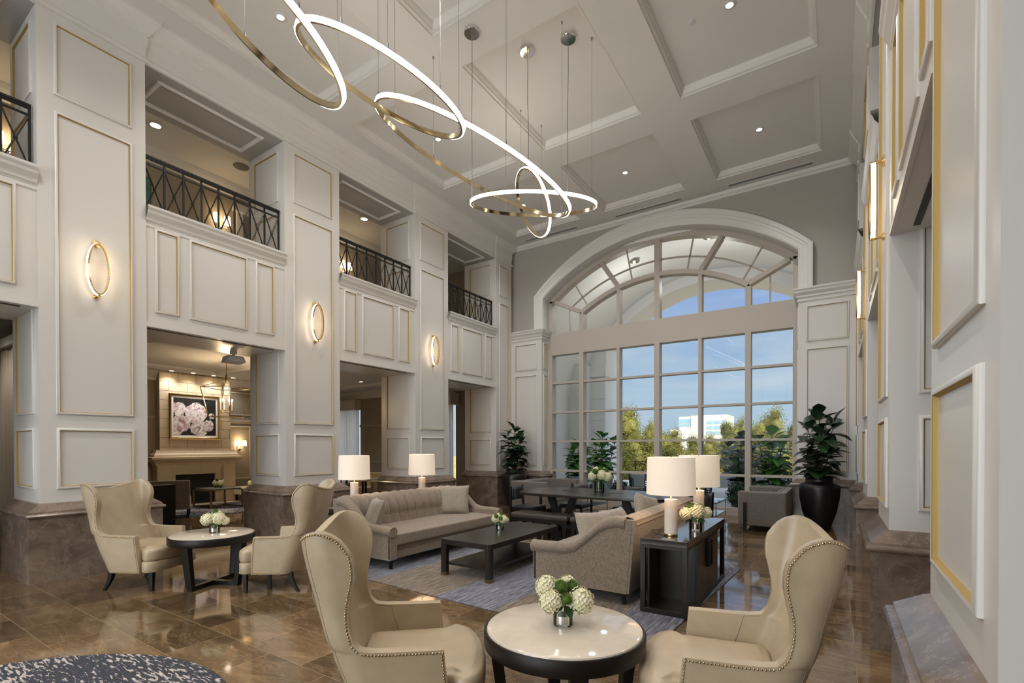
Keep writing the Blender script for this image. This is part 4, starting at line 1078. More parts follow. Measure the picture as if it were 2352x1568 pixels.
bouquet('tall bouquet of white hydrangeas in a dark leaf lined glass vase on the long table', (-3.32, 7.72, .755), vase=(.085, .20), tall=True,
        blooms=cs([(-.12, .02, .27, .075), (.03, .04, .28, .085), (.12, .02, .25, .085), (-.04, -.04, .34, .075), (.06, -.05, .33, .075)]), moss=cs([(-.16, .0, .33, .05), (-.08, .06, .34, .055), (.02, .0, .375, .055), (.11, .0, .35, .05)]), seed=5)

# ------------------------------------------------------------------ rugs
m_ = MB(); m_.box(-2.75, 2.30, -1.50, 1.50, 0, .012)
o = obj('area_rug', m_, M['rug'], bevel=.004); o.location = (-3.34, 5.18, 0); o.rotation_euler.z = R(-3.0); tag(o, 'blue grey striated rug under the sofas and coffee table', 'rug')
m_ = MB(); m_.lathe([(.001, .014), (1.385, .014), (1.395, .008), (1.395, 0)], (0, 0, 0), 96, cap=False); o = obj('round_rug', m_, M['carpet']); o.location = (-3.545, .235, 0); tag(o, 'round dark rug with pale brush stroke pattern at the lower left corner', 'rug')

# ------------------------------------------------------------------ long table, benches, chairs
LT = (-3.28, 7.60)
root = thing('long_table', 'long dark boat shaped wooden table before the arched window', 'table', (*LT, 0))
pts = []
for k in range(48):
    a = 2 * PI * k / 48; x = math.copysign(abs(math.cos(a)) ** .38, math.cos(a)) * 1.33; y = math.copysign(abs(math.sin(a)) ** .55, math.sin(a)) * .70; pts.append((x, y))
t = MB(); prism(t, pts, .705, .75); obj('tabletop', t, M['woodx'], root, bevel=.008)
for x in (-.55, .3): 
    s_ = MB(); s_.box(x - .12, x + .12, -.05, .05, .7505, .753); obj('cable_cover', s_, M['black'], root)
for sx in (-1, 1):
    X0 = sx * .68; pm = MB()
    for k in (-1, 1):
        pm.hexa([(X0 + k * .02 - .05, -.06, .10), (X0 + k * .02 + .05, -.06, .10), (X0 + k * .02 + .05, .06, .10), (X0 + k * .02 - .05, .06, .10)],
                [(X0 + k * .24 - .05, -.06, .705), (X0 + k * .24 + .05, -.06, .705), (X0 + k * .24 + .05, .06, .705), (X0 + k * .24 - .05, .06, .705)])
    obj('leg', pm, M['leg'], root, bevel=.004)
    pm = MB(); pm.box(X0 - .13, X0 + .13, -.30, .30, 0, .11); obj('pedestal_base', pm, M['leg'], root, bevel=.006)
def bench(label, loc):
    root = thing('bench', label, 'bench', loc, 0, 'dark padded benches along the near side of the long table')
    s_ = MB(); s_.box(-.53, .53, -.2, .2, .34, .43); obj('seat', s_, M['grey_leather'], root, bevel=.035, seg=4)
    f = MB(); f.box(-.51, .51, -.18, .18, .29, .345); obj('apron', f, M['leg'], root, bevel=.004)
    for sx in (-1, 0, 1):
        l = MB()
        for y in (-.165, .165):
            rows = []
            for k in range(7):
                t = k / 6; z = .30 * t; w = .028 + .05 * max(0, (t - .62) / .38) ** 2; rows.append([(sx * .47 - w, y - .018, z), (sx * .47 + w, y - .018, z), (sx * .47 + w, y + .018, z), (sx * .47 - w, y + .018, z), (sx * .47 - w, y - .018, z)])
            l.grid(rows)
        obj('leg', l, M['leg'], root)
    return root
b_ = bench('left dark padded bench in front of the long table', (-3.98, 6.98, 0)); dup(b_, (-2.89, 6.98, 0), 0, 'right dark padded bench, mostly hidden behind the right sofa')
def dchair(label, loc, rz, mt='blackleather'):
    root = thing('dining_chair', label, 'chair', loc, rz, 'black leather chairs around the long table')
    s_ = MB(); s_.box(-.23, .23, -.20, .24, .40, .45); obj('seat', s_, M[mt], root, bevel=.018, seg=3)
    b = MB(); rows = []
    for j in range(5):
        z = .55 + .23 * j / 4; rows.append([(-.19 + .38 * i / 8, -.235 - .05 * (z - .5) - .025 * (1 - ((i - 4) / 4) ** 2), z) for i in range(9)])
    b.grid(rows); o = obj('backrest', b, M[mt], root, smooth=True); so = o.modifiers.new('s', 'SOLIDIFY'); so.thickness = .03
    for sx in (-1, 1):
        l = MB(); l.hexa([(sx * .215 - .018, -.25, 0), (sx * .215 + .018, -.25, 0), (sx * .215 + .018, -.21, 0), (sx * .215 - .018, -.21, 0)], [(sx * .205 - .015, -.275, .80), (sx * .205 + .015, -.275, .80), (sx * .205 + .015, -.245, .80), (sx * .205 - .015, -.245, .80)]); obj('leg', l, M['leg'], root)
        l = MB(); l.box(sx * .215 - .018, sx * .215 + .018, .20, .236, 0, .41); obj('leg', l, M['leg'], root)
    f = MB(); f.box(-.215, .215, -.22, .225, .37, .405); obj('seat_frame', f, M['leg'], root)
    return root
d_ = dchair('black leather chair at the left head of the long table', (-4.66, 7.62, 0), -PI / 2)
dup(d_, (-4.10, 8.42, 0), PI, 'black chair on the window side of the long table, left of the tall vase')
dup(d_, (-3.05, 8.42, 0), PI, 'black chair on the window side of the long table, right of the tall vase')
dup(d_, (-1.84, 7.86, 0), PI / 2, 'black chair at the right head of the long table behind the lamps')

# ------------------------------------------------------------------ settees
def settee(label, loc, rz, W, D, Hh=.715):
    root = thing('settee', label, 'settee', loc, rz, 'boxy grey settees by the window'); hw = W / 2
    b = MB(); b.box(-hw + .12, hw - .12, 0, .14, .10, Hh - .003); obj('backrest', b, M['settee'], root, bevel=.02, seg=3)
    for sx in (-1, 1):
        a = MB(); a.box(min(sx * hw, sx * (hw - .13)), max(sx * hw, sx * (hw - .13)), -.002, D, .10, Hh); obj('arm', a, M['settee'], root, bevel=.03, seg=3)
        for y in (D - .12,):
            l = MB(); l.box(sx * hw - .02, sx * hw + .02, y - .028, y + .028, 0, .52); obj('leg', l, M['leg'], root)
    s_ = MB(); s_.box(-hw + .12, hw - .12, .1, D - .01, .12, .26); obj('seat_base', s_, M['settee'], root, bevel=.01)
    n = int((W - .26) / .075); c_ = MB(); rows = []
    for i in range(n * 4 + 1):
        x = -hw + .13 + (W - .26) * i / (n * 4); q = .014 * abs(math.sin(PI * i / 4)); rows.append([(x, D - .005 + q, .26), (x, D + q, .38), (x, D - .05, .40 + q), (x, .2, .40 + q), (x, .165 + q, .43), (x, .16 + q, Hh - .03), (x, .10, Hh + q * .6)])
    c_.grid(rows); obj('channel_cushion', c_, M['settee'], root, smooth=True, angle=50)
    return root
settee('boxy grey channel tufted settee at left of the big window', (-6.36, 10.42, 0), R(-90 - 3), 1.55, .98)
settee('boxy grey settee at right of the big window, side facing the camera', (-.70, 10.35, 0), R(90), 1.5, .76)

def glass_table(label, loc, w, d, h):
    root = thing('glass_side_table', label, 'side table', loc, 0, 'metal framed glass side tables by the window')
    f = MB(); r = .009
    for sx in (-1, 1):
        for sy in (-1, 1): f.box(sx * w / 2 - r, sx * w / 2 + r, sy * d / 2 - r, sy * d / 2 + r, 0, h)
    for z in (.012, .2, h - .01):
        for sx in (-1, 1): f.box(sx * w / 2 - r, sx * w / 2 + r, -d / 2, d / 2, z - r, z + r)
        for sy in (-1, 1): f.box(-w / 2, w / 2, sy * d / 2 - r, sy * d / 2 + r, z - r, z + r)
    obj('frame', f, M['steel'], root)
    for z in (.205, h): g_ = MB(); g_.box(-w / 2, w / 2, -d / 2, d / 2, z, z + .008); obj('glass_shelf', g_, M['tglass'], root)
glass_table('metal framed glass side table right of the console lamps', (-2.12, 10.25, 0), .52, .95, .45)
glass_table('metal framed glass side table behind the long table', (-4.72, 10.4, 0), .5, .9, .45)

# ------------------------------------------------------------------ potted fiddle leaf figs
def fig_plant(label, loc, rz, prof, htop, nleaf, spread, seed, cat='potted plant', pmat='pot', lmat='fig', zb=.94, Lf=.24, group='tall potted fiddle leaf figs'):
    root = thing('potted_fig', label, cat, loc, rz, group)
    p = MB(); p.lathe(prof, (0, 0, 0), 40, cap=False); p.lathe([(.0005, prof[-1][1] - .03), (prof[-1][0], prof[-1][1] - .03)], (0, 0, 0), 40, cap=False); obj('planter', p, M[pmat], root, smooth=True, angle=50)
    p = MB(); p.lathe([(.0005, 0), (prof[-1][0] - .02, 0)], (0, 0, prof[-1][1] - .025), 30, cap=False); obj('soil', p, M['soil'], root)
    q = random.Random(seed); t = MB(); lf = MB()
    stems = [(0, 0, 1.0), (.10, .04, .86), (-.09, .06, .80), (.03, -.10, .72)]
    for i, (sx, sy, hh) in enumerate(stems):
        top = Vector((sx * spread * 2.3, sy * spread * 2.3, zb + (htop - zb) * hh)); bs = Vector((sx * .5, sy * .5, zb - .05))
        t.tube([bs, bs.lerp(top, .5) + Vector((.02, -.01, 0)), top], [.014, .011, .006], 6)
        n = nleaf // len(stems)
        for k in range(n):
            f = (k + .6) / n; c_ = bs.lerp(top, f ** .85); a = k * 2.4 + i * 1.3 + q.uniform(-.3, .3)
            el = q.uniform(-.25, .45) if f < .85 else q.uniform(.5, 1.2); Lg = Lf * q.uniform(.8, 1.15) * (1.05 if f < .6 else .9)
            d = Vector((math.cos(a) * math.cos(el), math.sin(a) * math.cos(el), math.sin(el))); st = c_ + d * .05
            leafshape(lf, st, d, (0, 0, 1), Lg, Lg * .78, q.uniform(.1, .5), 7)
            t.tube([c_, st], .003, 4)
    obj('stem', t, M['trunk'], root, smooth=True); obj('foliage', lf, M[lmat], root, smooth=True)
    return root
URN = [(.001, 0), (.15, 0), (.165, .02), (.20, .10), (.27, .32), (.315, .56), (.325, .74), (.318, .80), (.30, .825), (.235, .85), (.215, .875), (.215, .915), (.225, .94)]
fig_plant('big fiddle leaf fig in a black urn at the right of the window', (-.24, 10.60, 0), 0, URN, 2.08, 96, .9, 3, Lf=.31)
fig_plant('fiddle leaf fig in a black urn in the left corner by the window', (-6.92, 10.62, 0), 1.0, URN, 1.95, 104, .75, 9, Lf=.29)

# ------------------------------------------------------------------ lounge with fireplace
root = thing('fireplace', 'limestone fireplace with moulded mantel in the lounge', 'fireplace', (-14.15, 6.19, 0))
s_ = MB(); s_.box(0, .20, -.85, .85, 1.45, 3.42); cb_ = obj('chimney_breast', s_, M['limestone'], root)
gr = MB()
for k in range(9):
    z = 1.52 + k * .235; gr.box(.199, .2015, -.85, .85, z, z + .008)
    for j in range(5):
        y = -.85 + .2 + j * .42 + (.21 if k % 2 else 0)
        if y < .85: gr.box(.199, .2015, y, y + .008, z, z + .235)
obj('stone_joint', gr, M['slate'], cb_)
s_ = MB(); sweep(s_, [(.0, -.92), (.22, -.92), (.22, .92), (.0, .92)], [(.0, 1.05), (.03, 1.06), (.05, 1.12), (.14, 1.20), (.17, 1.22), (.17, 1.27), (.10, 1.28), (.09, 1.33), (.05, 1.37), (.02, 1.45), (-.15, 1.45)], side=1); s_.box(0, .25, -.92, .92, 1.0, 1.44); obj('mantel', s_, M['limestone'], root)
for sy in (-1, 1): s_ = MB(); s_.box(0, .28, min(sy * .62, sy * .94), max(sy * .62, sy * .94), 0, 1.06); obj('pilaster', s_, M['limestone'], root, bevel=.006)
s_ = MB(); s_.box(0, .22, -.62, .62, .82, 1.06); s_.box(0, .19, -.62, -.50, 0, .82); s_.box(0, .19, .46, .62, 0, .82); obj('surround', s_, M['limestone'], root)
s_ = MB(); s_.box(0, .13, -.50, .46, .04, .82); fb = obj('firebox', s_, M['black'], root)
s_ = MB(); 
for k in range(5): s_.box(.13, .14, -.49, .45, .66 + k * .03, .675 + k * .03)
s_.box(.13, .145, -.49, .45, .62, .64); obj('louver', s_, M['black_iron'], fb)
s_ = MB(); s_.box(0, .5, -1.0, 1.0, 0, .045); obj('hearth', s_, M['limestone'], root, bevel=.01)
# painting
root = thing('framed_painting', 'gold framed painting of pale blossoms above the mantel', 'painting', (-13.945, 6.14, 1.72))
w, h = 1.22, 1.16
s_ = MB(); frame(s_, (.0, -w / 2, 0), (0, 1, 0), (0, 0, 1), (1, 0, 0), w, h, [(0, 0), (0, .03), (.02, .05), (.05, .04), (.06, .03), (.06, 0)]); obj('gilt_frame', s_, M['brass'], root)
s_ = MB(); frame(s_, (.0, -w / 2 + .058, .058), (0, 1, 0), (0, 0, 1), (1, 0, 0), w - .116, h - .116, [(0, 0), (0, .028), (.045, .024), (.045, 0)]); obj('liner', s_, M['alab'], root)
def paint_mat():
    m = mat('floral_painting', (.1, .1, .1), .6); tc = N(m, 'ShaderNodeTexCoord')
    sp = N(m, 'ShaderNodeSeparateXYZ'); L(m, tc.outputs['Object'], sp.inputs[0])
    fac = None
    nz = N(m, 'ShaderNodeTexNoise', Scale=5.0, Detail=3.0, Distortion=1.5); L(m, tc.outputs['Object'], nz.inputs['Vector'])
    def blob(y, z, r):
        c_ = N(m, 'ShaderNodeCombineXYZ'); c_.inputs[0].default_value = .02; c_.inputs[1].default_value = y; c_.inputs[2].default_value = z
        d = N(m, 'ShaderNodeVectorMath', operation='DISTANCE'); L(m, tc.outputs['Object'], d.inputs[0]); L(m, c_.outputs[0], d.inputs[1])
        a = N(m, 'ShaderNodeMath', operation='MULTIPLY_ADD'); a.inputs[1].default_value = .16; L(m, nz.outputs['Fac'], a.inputs[0]); L(m, d.outputs['Value'], a.inputs[2])
        q_ = N(m, 'ShaderNodeMath', operation='LESS_THAN'); q_.inputs[1].default_value = r + .08; L(m, a.outputs[0], q_.inputs[0]); return q_.outputs[0]
    for b in ((.02, .68, .27), (-.38, .78, .17), (-.33, .40, .22), (.05, .30, .18), (.30, .36, .15), (-.42, .22, .14), (.18, .20, .12), (.40, .62, .08)):
        o_ = blob(*b)
        if fac is None: fac = o_
        else: mx = N(m, 'ShaderNodeMath', operation='MAXIMUM'); L(m, fac, mx.inputs[0]); L(m, o_, mx.inputs[1]); fac = mx.outputs[0]
    wv = N(m, 'ShaderNodeTexNoise', Scale=6.0, Detail=4.0, Distortion=2.2); L(m, tc.outputs['Object'], wv.inputs['Vector'])
    pc = ramp(m, wv.outputs['Fac'], [(.30, (.16, .03, .03)), (.40, (.46, .30, .30)), (.50, (.66, .57, .56)), (.60, (.86, .80, .74))])
    bgc = ramp(m, nz.outputs['Fac'], [(.5, (.004, .004, .005)), (.7, (.012, .022, .006))])
    mx = N(m, 'ShaderNodeMixRGB'); L(m, fac, mx.inputs['Fac']); L(m, bgc.outputs['Color'], mx.inputs[1]); L(m, pc.outputs['Color'], mx.inputs[2]); L(m, mx.outputs['Color'], bsdf(m).inputs['Base Color']); return m
s_ = MB(); s_.box(0, .02, -w / 2 + .09, w / 2 - .09, .09, h - .09); obj('canvas', s_, paint_mat(), root)
root = thing('framed_print', 'teal abstract picture behind the balcony railing', 'painting', (-9.99, 3.0, 5.05))
s_ = MB(); frame(s_, (0, 0, 0), (0, 1, 0), (0, 0, 1), (1, 0, 0), .72, 1.15, [(0, 0), (0, .02), (.015, .02), (.015, 0)]); obj('frame', s_, M['dark_brass'], root)
tm = leaf_mat('teal_print', (.015, .09, .075), (.05, .22, .19), .5, sc_=3); s_ = MB(); s_.box(0, .01, .01, .71, .01, 1.14); obj('canvas', s_, tm, root)
# lantern
LX, LY = -11.0, 5.47
root = thing('lantern_chandelier', 'open brass cage lantern with lit candle bulbs hanging in the lounge', 'chandelier', (LX, LY, 2.17))
f = MB(); zt_, zb_ = .62, .0; rt_, rb_ = .34, .24
T_ = [Vector((sx * rt_, sy * rt_, .62)) for sx, sy in ((-1, -1), (1, -1), (1, 1), (-1, 1))]; B_ = [Vector((sx * rb_, sy * rb_, 0)) for sx, sy in ((-1, -1), (1, -1), (1, 1), (-1, 1))]
for k in range(4): f.tube([T_[k], T_[(k + 1) % 4]], .008, 6); f.tube([B_[k], B_[(k + 1) % 4]], .008, 6); f.tube([T_[k], B_[k]], .008, 6); f.tube([T_[k], Vector((0, 0, .80))], .008, 6)
for k in range(4): a = T_[k].lerp(T_[(k + 1) % 4], .5) * .28; f.tube([(a.x, a.y, .74), (a.x, a.y, .15)], .006, 6); f.tube([(a.x, a.y, .15), (0, 0, .13)], .006, 6)
rm_ = Matrix.Rotation(.5, 4, 'Z'); f.v = [tuple(rm_ @ Vector(p)) for p in f.v]
obj('cage', f, M['brass'], root)
f = MB(); f.tube([(0, 0, .80), (0, 0, 1.20)], .008, 6); f.tube([(0, 0, .80), (0, 0, .90)], .022, 6); f.lathe([(.06, 1.235), (.065, 1.245), (.065, 1.25)], (0, 0, 0), 20); obj('hanging_rod', f, M['dark_brass'], root)
for k in range(6):
    a = 2 * PI * k / 6; f = MB(); f.tube([(.11 * math.cos(a), .11 * math.sin(a), .15), (.11 * math.cos(a), .11 * math.sin(a), .33)], .011, 8); co_ = obj('candle', f, M['alab'], root); f = MB(); f.ico((.11 * math.cos(a), .11 * math.sin(a), .36), .017, 1, (1, 1, 1.6)); obj('bulb', f, M['bulb'], co_, smooth=True)
light('bulb_light', 'POINT', (0, 0, .40), 45, (1, .72, .42), root, shadow_soft_size=.1)
def dsconce(label, loc, e, sep=.10, nx=1):
    root = thing('wall_sconce', label, 'wall lamp', loc, 0, 'twin shade wall sconces')
    m_ = MB(); m_.tube([(0, 0, -.1), (.03, 0, -.1)], .05, 16); m_.tube([(.02, 0, -.1), (.10, 0, -.1)], .012, 8); m_.tube([(.10, -sep, -.1), (.10, sep, -.1)], .009, 8); obj('bracket', m_, M['chrome'], root, smooth=True)
    for sy in (-1, 1):
        m_ = MB(); m_.tube([(.10, sy * sep, -.1), (.10, sy * sep, -.02)], .01, 8); a_ = obj('candle_arm', m_, M['chrome'], root)
        m_ = MB(); m_.lathe([(.062, -.02), (.052, .13)], (.10, sy * sep, 0), 24, cap=False); obj('shade', m_, M['glow_shade'], a_, smooth=True)
    light('bulb', 'POINT', (.16, 0, .06), e, (1, .74, .42), root, shadow_soft_size=.08)
M['glow_shade'] = mat('lit_silk_shade', (.9, .8, .6), .8, emit=(1, .76, .42), es=5)
dsconce('twin shade sconce in the gold panel right of the fireplace', (-14.15, 7.37, 1.58), 9)
dsconce('twin shade sconce glowing behind the large balcony railing', (-10.0, 4.86, 5.86), 4)
dsconce('twin shade sconce glowing behind the railing at the upper left corner', (-10.0, 1.94, 5.86), 6)
dsconce('twin shade sconce mostly hidden behind the second balcony opening', (-10.0, 7.74, 5.86), 4)
# lounge furniture
m_ = MB(); m_.box(-13.6, -11.5, 4.0, 8.4, 0, .012); tag(obj('area_rug', m_, M['carpet']), 'patterned grey and cream rug in front of the fireplace', 'rug')
root = thing('lounge_chair', 'grey armchair seen from behind, right of the black panel, before the fireplace', 'armchair', (-12.0, 4.75, .012), R(90 - 25))
m_ = MB(); m_.box(-.40, .40, -.38, -.26, .18, .80); obj('backrest', m_, M['settee'], root, bevel=.02)
m_ = MB(); m_.box(-.40, .40, -.3, .36, .18, .42); obj('seat', m_, M['settee'], root, bevel=.03)
for sx in (-1, 1):
    for y in (-.34, .32): m_ = MB(); m_.box(sx * .36 - .022, sx * .36 + .022, y - .022, y + .022, 0, .19); obj('leg', m_, M['leg'], root)
m_ = MB(); m_.box(-11.15, -10.85, 4.05, 4.42, 0, .78); tag(obj('dark_partition_panel', m_, M['leg'], bevel=.004), 'plain black upright panel between the left wing chair and the grey armchair', 'cabinet')
root = thing('lounge_table', 'low dark table with brass legs in the lounge', 'table', (-13.1, 6.3, .012), 0)
m_ = MB(); m_.box(-.42, .42, -.36, .36, .44, .475); obj('tabletop', m_, M['slate'], root)
m_ = MB()
for sx in (-1, 1):
    for sy in (-1, 1): m_.box(sx * .44 - .018, sx * .44 + .018, sy * .38 - .018, sy * .38 + .018, 0, .44)
m_.box(-.46, .46, -.395, -.365, .42, .44); m_.box(-.46, .46, .365, .395, .42, .44); m_.box(-.46, .46, -.395, -.365, 0, .02); m_.box(-.46, .46, .365, .395, 0, .02)
m_.tube([(-.42, -.36, .02), (.42, .36, .02)], .012, 6); m_.tube([(.42, -.36, .02), (-.42, .36, .02)], .012, 6); obj('frame', m_, M['dark_brass'], root)
bouquet('small round bouquet of white hydrangeas on the low lounge table', (-13.1, 6.3, .488), vase=(.07, .07), blooms=[(-.06, 0, .12, .075), (.06, .02, .12, .075), (0, -.06, .13, .07), (0, .07, .15, .07)], moss=[(.03, .05, .20, .04), (.04, -.05, .2, .04)], seed=6)
root = thing('tufted_bench', 'cream button tufted settee with a bolster beside the fireplace', 'settee', (-13.3, 7.60, .012), R(180))
rows = []
m_ = MB()
for j in range(15):
    rows.append([])
    for i in range(31):
        x = -.55 + 1.1 * i / 30; z = .40 + .42 * j / 14; d = .035 * abs(math.sin(PI * (i / 5 + j / 4.66))) * abs(math.sin(PI * (i / 5 - j / 4.66)))
        rows[-1].append((x, .02 + d, z))
m_.grid(rows); m_.box(-.55, .55, -.10, .02, .2, .82); obj('tufted_backrest', m_, M['cream_tuft'], root, smooth=True, angle=60)
m_ = MB(); m_.box(-.55, .55, -.02, .55, .2, .42); obj('seat', m_, M['cream_tuft'], root, bevel=.03)
for sx in (-1, 1):
    for y in (-.05, .48): m_ = MB(); m_.box(sx * .5 - .022, sx * .5 + .022, y - .022, y + .022, 0, .21); obj('leg', m_, M['leg'], root)
m_ = MB(); m_.tube([(-.35, 0, 0), (.35, 0, 0)], .08, 20); o = obj('bolster_pillow', m_, M['cream_tuft'], smooth=True, angle=40); o.location = (-13.3, 7.42, .515); tag(o, 'cream bolster pillow on the tufted settee', 'pillow')
# chairs seen through the second opening
def tubchair(label, loc, rz, mt):
    root = thing('tub_chair', label, 'armchair', loc, rz, 'low armchairs beyond the second opening')
    m_ = MB(); m_.box(-.38, .38, -.36, -.24, .15, .80); obj('backrest', m_, mt, root, bevel=.03)
    for sx in (-1, 1): m_ = MB(); m_.box(min(sx * .38, sx * .28), max(sx * .38, sx * .28), -.3, .34, .15, .60); obj('arm', m_, mt, root, bevel=.03)
    m_ = MB(); m_.box(-.29, .29, -.25, .34, .15, .42); obj('seat', m_, mt, root, bevel=.03)
    for sx in (-1, 1):
        for y in (-.3, .3): m_ = MB(); m_.box(sx * .33 - .02, sx * .33 + .02, y - .02, y + .02, 0, .16); obj('leg', m_, M['leg'], root)
tubchair('beige armchair behind the left sofa lamp, beyond the column', (-10.9, 9.2, 0), R(200), M['cream_tuft'])
tubchair('grey armchair just left of the lamp column, beyond the opening', (-10.6, 7.9, 0), R(20), M['settee'])
root = thing('side_table', 'small beige topped table beyond the second opening', 'table', (-10.25, 8.55, 0))
m_ = MB(); m_.box(-.42, .42, -.3, .3, .66, .70); obj('tabletop', m_, M['alab'], root)
for sx in (-1, 1):
    for sy in (-1, 1): m_ = MB(); m_.box(sx * .37 - .02, sx * .37 + .02, sy * .26 - .02, sy * .26 + .02, 0, .66); obj('leg', m_, M['leg'], root)

# ------------------------------------------------------------------ outside
te = MB(); te.box(-14, 10, 11.66, 22, -.25, -.02); tm_ = mat('terrace_concrete', (.48, .46, .44), .7); sobj('terrace', te, tm_)
pw = struct('portico')
s_ = MB()
# outer wall with arch at y 17..18.2
PR, PZ, PH = 4.45, 2.52, 3.6; PC = -3.45
def pz(x, r=PR): return PZ + math.sqrt(max(0, r * r - (x - PC) ** 2))
s_.box(-13, PC - PH, 17, 18.3, -.1, 9); s_.box(PC + PH, 6, 17, 18.3, -.1, 9)
rows = []
for k in range(61):
    x = PC - PH + 2 * PH * k / 60; rows.append([(x, 17, 9), (x, 17, pz(x)), (x, 18.3, pz(x)), (x, 18.3, 9)])
s_.grid(rows); obj('arched_wall', s_, M['stucco'], pw)
s_ = MB(); rows = []
for k in range(61):
    x = PC - PH - .15 + (2 * PH + .3) * k / 60; rows.append([(x, 16.2, pz(x, PR + .55)), (x, 17.02, pz(x, PR + .55))])
# barrel vault from the window to the outer wall
V = []
for k in range(61):
    a = -PI / 2 + PI * k / 60; x = PC + 4.6 * math.sin(a); z = 3.0 + 4.3 * math.cos(a); V.append([(x, 11.66, z), (x, 17.02, z)])
s_.grid(V); obj('vault', s_, M['stucco'], pw, smooth=True)
s_ = MB()
s_.box(-8.6, -8.05, 11.66, 17, -.1, 3.2); s_.box(.95, 1.5, 11.66, 17, -.1, 3.2)
obj('side_wall', s_, M['stucco'], pw)
s_ = MB(); s_.box(-8.05, -7.6, 15.9, 17.0, -.1, 4.5); s_.box(-9.0, -7.04, 16.9, 18.36, -.1, 4.5); s_.box(.14, 1.1, 16.9, 18.36, -.1, 4.5); obj('pier', s_, M['stucco'], pw, bevel=.01)
s_ = MB()
for x0, x1 in ((-8.05, -7.05), (.14, 1.1)):
    for z0, z1 in ((4.1, 4.18), (4.18, 4.3), (3.3, 3.33), (2.5, 2.53), (.55, .6)): s_.box(x0 - (.05 if z0 > 4 else .012) * (x0 > -1), x1 + (.05 if z0 > 4 else .012) * (x0 < -1), 16.88 - (.05 if z0 > 4 else 0), 18.38, z0, z1)
obj('band_course', s_, M['stucco'], pw)
s_ = MB()
s_.box(-9, 2, 11.62, 11.75, 6.45, 9); s_.box(-9, WX0 - .05, 11.62, 11.75, -.1, 9); s_.box(WX1 + .05, 2, 11.62, 11.75, -.1, 9); obj('facade', s_, M['stucco'], pw)
s_ = MB(); s_.box(-14, 6, 11.5, 18.4, 8.9, 9.1); obj('portico_roof', s_, M['stucco'], pw)
for x, l in ((-5.0, 'round lit ceiling fixture left in the outside vault'), (-2.9, 'round lit ceiling fixture right in the outside vault')):
    root = thing('vault_light', l, 'ceiling lamp', (x, 14.2, 3.0 + 4.3 * math.cos(math.asin((x - PC) / 4.6)) - .005)); m_ = MB(); m_.lathe([(.10, -.05), (.15, -.04), (.16, .0)], (0, 0, 0), 24); obj('housing', m_, M['steel'], root); m_ = MB(); m_.ico((0, 0, -.055), .04, 1); obj('bulb', m_, M['bulb'], root); light('bulb_light', 'POINT', (0, 0, -1.2), 40, (1, .95, .9), root, shadow_soft_size=.1)
lw = MB(); lw.box(-4.6, 2.5, 19.7, 19.9, -.1, .42); tag(obj('low_terrace_wall', lw, M['bluepot_']), 'low grey blue terrace wall outside below the right window panes', 'wall')
rl = MB(); rl.tube([(-7, 19.5, .93), (.5, 19.5, .93)], .018, 6)
root = thing('terrace_railing', 'thin dark terrace rail across the garden view', 'railing', (-3.2, 19.5, -.02)); rl.v = [(a + 3.2, b - 19.5, c_ + .02) for a, b, c_ in rl.v]; obj('handrail', rl, M['black_iron'], root)
for x in (-6.8, -4.6, -2.4, -.2): m_ = MB(); m_.box(x + 3.2 - .02, x + 3.2 + .02, -.02, .02, 0, .95); obj('post', m_, M['black_iron'], root)
OP = [(.001, 0), (.17, 0), (.20, .05), (.27, .35), (.30, .60), (.29, .66), (.27, .66)]
M['bluepot'] = mat('grey_blue_planter', (.35, .38, .42), .6)
fig_plant('bright green large leaved plant outside the window beside the tall vase', (-5.55, 13.1, -.02), 0, OP, 1.85, 116, 1.5, 21, 'potted plant', 'bluepot', 'outfig', .66, .32, 'potted plants on the terrace')
fig_plant('light green plant outside behind the left window panes', (-6.5, 13.5, -.02), 2, OP, 1.6, 100, 1.2, 22, 'potted plant', 'bluepot', 'outfig', .66, .32, 'potted plants on the terrace')
fig_plant('dark leafy plant outside behind the right lamp shades', (-2.0, 13.6, -.02), 1, OP, 1.75, 116, 1.3, 23, 'potted plant', 'bluepot', 'fig', .66, .32, 'potted plants on the terrace')
fig_plant('dark green plant outside in front of the rightmost window pane', (-1.2, 12.75, -.02), 3, OP, 1.85, 120, 1.2, 24, 'potted plant', 'bluepot', 'outfig', .66, .32, 'potted plants on the terrace')
def shrub(label, loc, r, seed):
    q = random.Random(seed); root = thing('terrace_shrub', label, 'shrub', loc, 0, 'low shrubs on the terrace'); m_ = MB()
    for k in range(900):
        v = Vector((q.gauss(0, 1), q.gauss(0, 1), q.gauss(0, 1))).normalized() * r * q.uniform(.55, 1.05); v.z = v.z * 1.1 + r + .1
        d = Vector((q.gauss(0, 1), q.gauss(0, 1), q.gauss(0, 1) + .5)).normalized(); s_ = d.orthogonal().normalized() * .018; m_.add([v, v + d * .03 + s_, v + d * .065, v + d * .03 - s_], [(0, 1, 2, 3)])
    obj('foliage', m_, M['boxw'], root); m_ = MB(); m_.tube([(0, 0, 0), (0, 0, r)], .03, 6); obj('stem', m_, M['trunk'], root)
for x, y, z, r, l in ((-7.0, 14.6, .35, .42, 'dark fine leaved shrub outside behind the leftmost panes'), (-4.9, 12.8, .25, .25, 'blue green shrub outside just right of the tall vase'), (-1.9, 12.6, .25, .28, 'small leafy shrub outside right of the lamps'), (-.95, 13.6, .35, .34, 'round shrub outside low behind the rightmost pane')):
    shrub(l, (x, y, -.02), r, int(abs(x * 100)))
